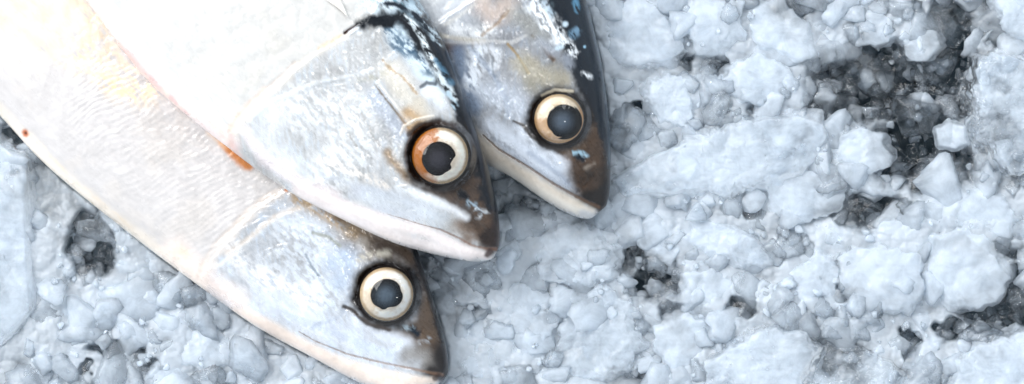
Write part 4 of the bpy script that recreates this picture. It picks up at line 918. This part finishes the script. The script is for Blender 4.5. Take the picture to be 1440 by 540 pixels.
# -- crumbs of ice: nobody could count them
def crumbs(n, rmin, rmax, level, zr, seed, area, gaps=False):
    r = np.random.RandomState(seed); Vs, Fs, Fr = [], [], []; off = 0
    V0, F0 = ico(level); i = 0
    xs = r.uniform(area[0], area[2], n * (40 if gaps else 3)); ys = r.uniform(area[1], area[3], len(xs)); cc = clear_shade_at(xs, ys)
    den = fbm(xs / 60, ys / 60, 12.5, 2)
    bz = bed(xs, ys)
    for x, y, c, dn, b_ in zip(xs, ys, cc, den, bz):
        if i >= n: break
        if gaps and c < .35: continue
        if not gaps and r.rand() < c * .5 or dn + (9 if gaps else .5) * min(c, .6) < -.1 + .35 * r.rand(): continue
        rr = rmin + (rmax - rmin) * r.rand() ** 2.2
        if in_fish(x, y) and deep_fish(x, y, 16): continue
        if on_slab(x, y) and r.rand() < .6: continue
        i += 1
        V, F, _v = shard(level, (rr * r.uniform(.9, 1.9), rr * r.uniform(.5, 1.0)), rr * r.uniform(.25, .6), r, sides=r.randint(3, 6), tops=3, k=60, flat=.6, noise=(.34 if gaps else .3) if level > 2 or gaps else .15)
        V = V @ rot(r, .55).T
        zz = b_ + r.uniform(*zr) - c * 34 + (5 if on_slab(x, y) else 0)
        if near_fish(x, y, rr + 8): zz = min(zz, 14 if (not deep_fish(x, y, 8) and r.rand() < .35) else 0)
        X, Y, Z = V[:, 0] + x, V[:, 1] + y, V[:, 2] + zz
        Vs.append(P(X, Y, Z)); Fs.append(F[:, ::-1] + off); off += len(V)
        Fr.append(np.full(len(V), r.choice([.0, .2, .45]) if gaps else r.uniform(.25, .9) - c * .5))
    return np.concatenate(Vs), np.concatenate(Fs), np.concatenate(Fr)
V, F, fr = crumbs(1050, 7, 26, 3, (-8, 8), 77, (-60, -60, 1500, 600))
o = mesh_obj("ice_rubble", V, F, ICE, None, dict(frost=fr))
set_props(o, "loose rubble of small broken ice all over the bed", "ice", kind="stuff")
V, F, fr = crumbs(1000, 2.5, 6, 2, (-2, 14), 78, (-60, -60, 1500, 600))
o = mesh_obj("ice_crumbs", V, F, ICE, None, dict(frost=fr), smooth=False)
set_props(o, "tiny glassy crumbs of ice scattered over the chunks", "ice", kind="stuff")

V, F, fr = crumbs(420, 3, 15, 3, (-2, 18), 79, (-40, -40, 1480, 580), True)
o = mesh_obj("ice_slivers", V, F, ICE, None, dict(frost=fr), smooth=False)
set_props(o, "sharp slivers of ice lying in the dark gaps of the bed", "ice", kind="stuff")

# ------------------------------------------------------------------ light and camera
w = bpy.data.worlds.new("World"); sc.world = w; w.use_nodes = True
nt = w.node_tree; bg = nt.nodes['Background']
tc = nt.nodes.new('ShaderNodeTexCoord'); sx = nt.nodes.new('ShaderNodeSeparateXYZ'); nt.links.new(tc.outputs['Generated'], sx.inputs[0])
rp = nt.nodes.new('ShaderNodeValToRGB'); e = rp.color_ramp.elements
e[0].position = 0.0; e[0].color = (.84, .92, 1.0, 1); e[1].position = .97; e[1].color = (.17, .20, .23, 1)
q = e.new(.45); q.color = (.84, .92, 1.0, 1); q = e.new(.85); q.color = (.36, .41, .46, 1)
nt.links.new(sx.outputs['Z'], rp.inputs[0]); nt.links.new(rp.outputs[0], bg.inputs[0])
ma = nt.nodes.new('ShaderNodeMath'); ma.operation = 'MULTIPLY_ADD'; ma.inputs[1].default_value = -.35; ma.inputs[2].default_value = 1.35
nt.links.new(sx.outputs['X'], ma.inputs[0]); nt.links.new(ma.outputs[0], bg.inputs[1])
def area(loc, target, size, power, colr):
    l = bpy.data.lights.new("softbox", 'AREA'); l.shape = 'RECTANGLE'; l.size, l.size_y = size; l.energy = power; l.color = colr
    o = bpy.data.objects.new("softbox", l); col.objects.link(o); o.location = loc
    from mathutils import Vector
    o.rotation_euler = (Vector(target) - Vector(loc)).to_track_quat('-Z', 'Y').to_euler()
area((-1.3, 1.05, 1.85), (0, .0, 0), (1.5, 1.5), 60, (1.0, .985, .965))
area((.30, .75, .95), (.05, .0, 0), (.5, .5), 3.5, (.95, .98, 1))
area((.30, -.17, 1.15), (-.02, .01, 0), (.05, .09), 1.1, (1, 1, 1))  # small unseen lamp added for catchlights in the eyes

cam = bpy.data.cameras.new("camera"); co = bpy.data.objects.new("camera", cam); col.objects.link(co)
co.location = (0, 0, D * S); cam.sensor_width = 36; cam.lens = 36 * D / 1440.0; cam.clip_start = .01; cam.clip_end = 20
sc.camera = co
sc.render.engine = 'CYCLES'
c = sc.cycles; c.use_denoising = True; c.max_bounces = 9; c.transmission_bounces = 8; c.diffuse_bounces = 4; c.adaptive_threshold = .05; c.glossy_bounces = 4; c.transparent_max_bounces = 8
c.caustics_refractive = True; c.caustics_reflective = False; c.blur_glossy = .5; c.sample_clamp_indirect = 4
sc.view_settings.view_transform = 'Standard'; sc.view_settings.look = 'None'; sc.view_settings.exposure = .17; sc.view_settings.gamma = 1
sc.unit_settings.system = 'METRIC'
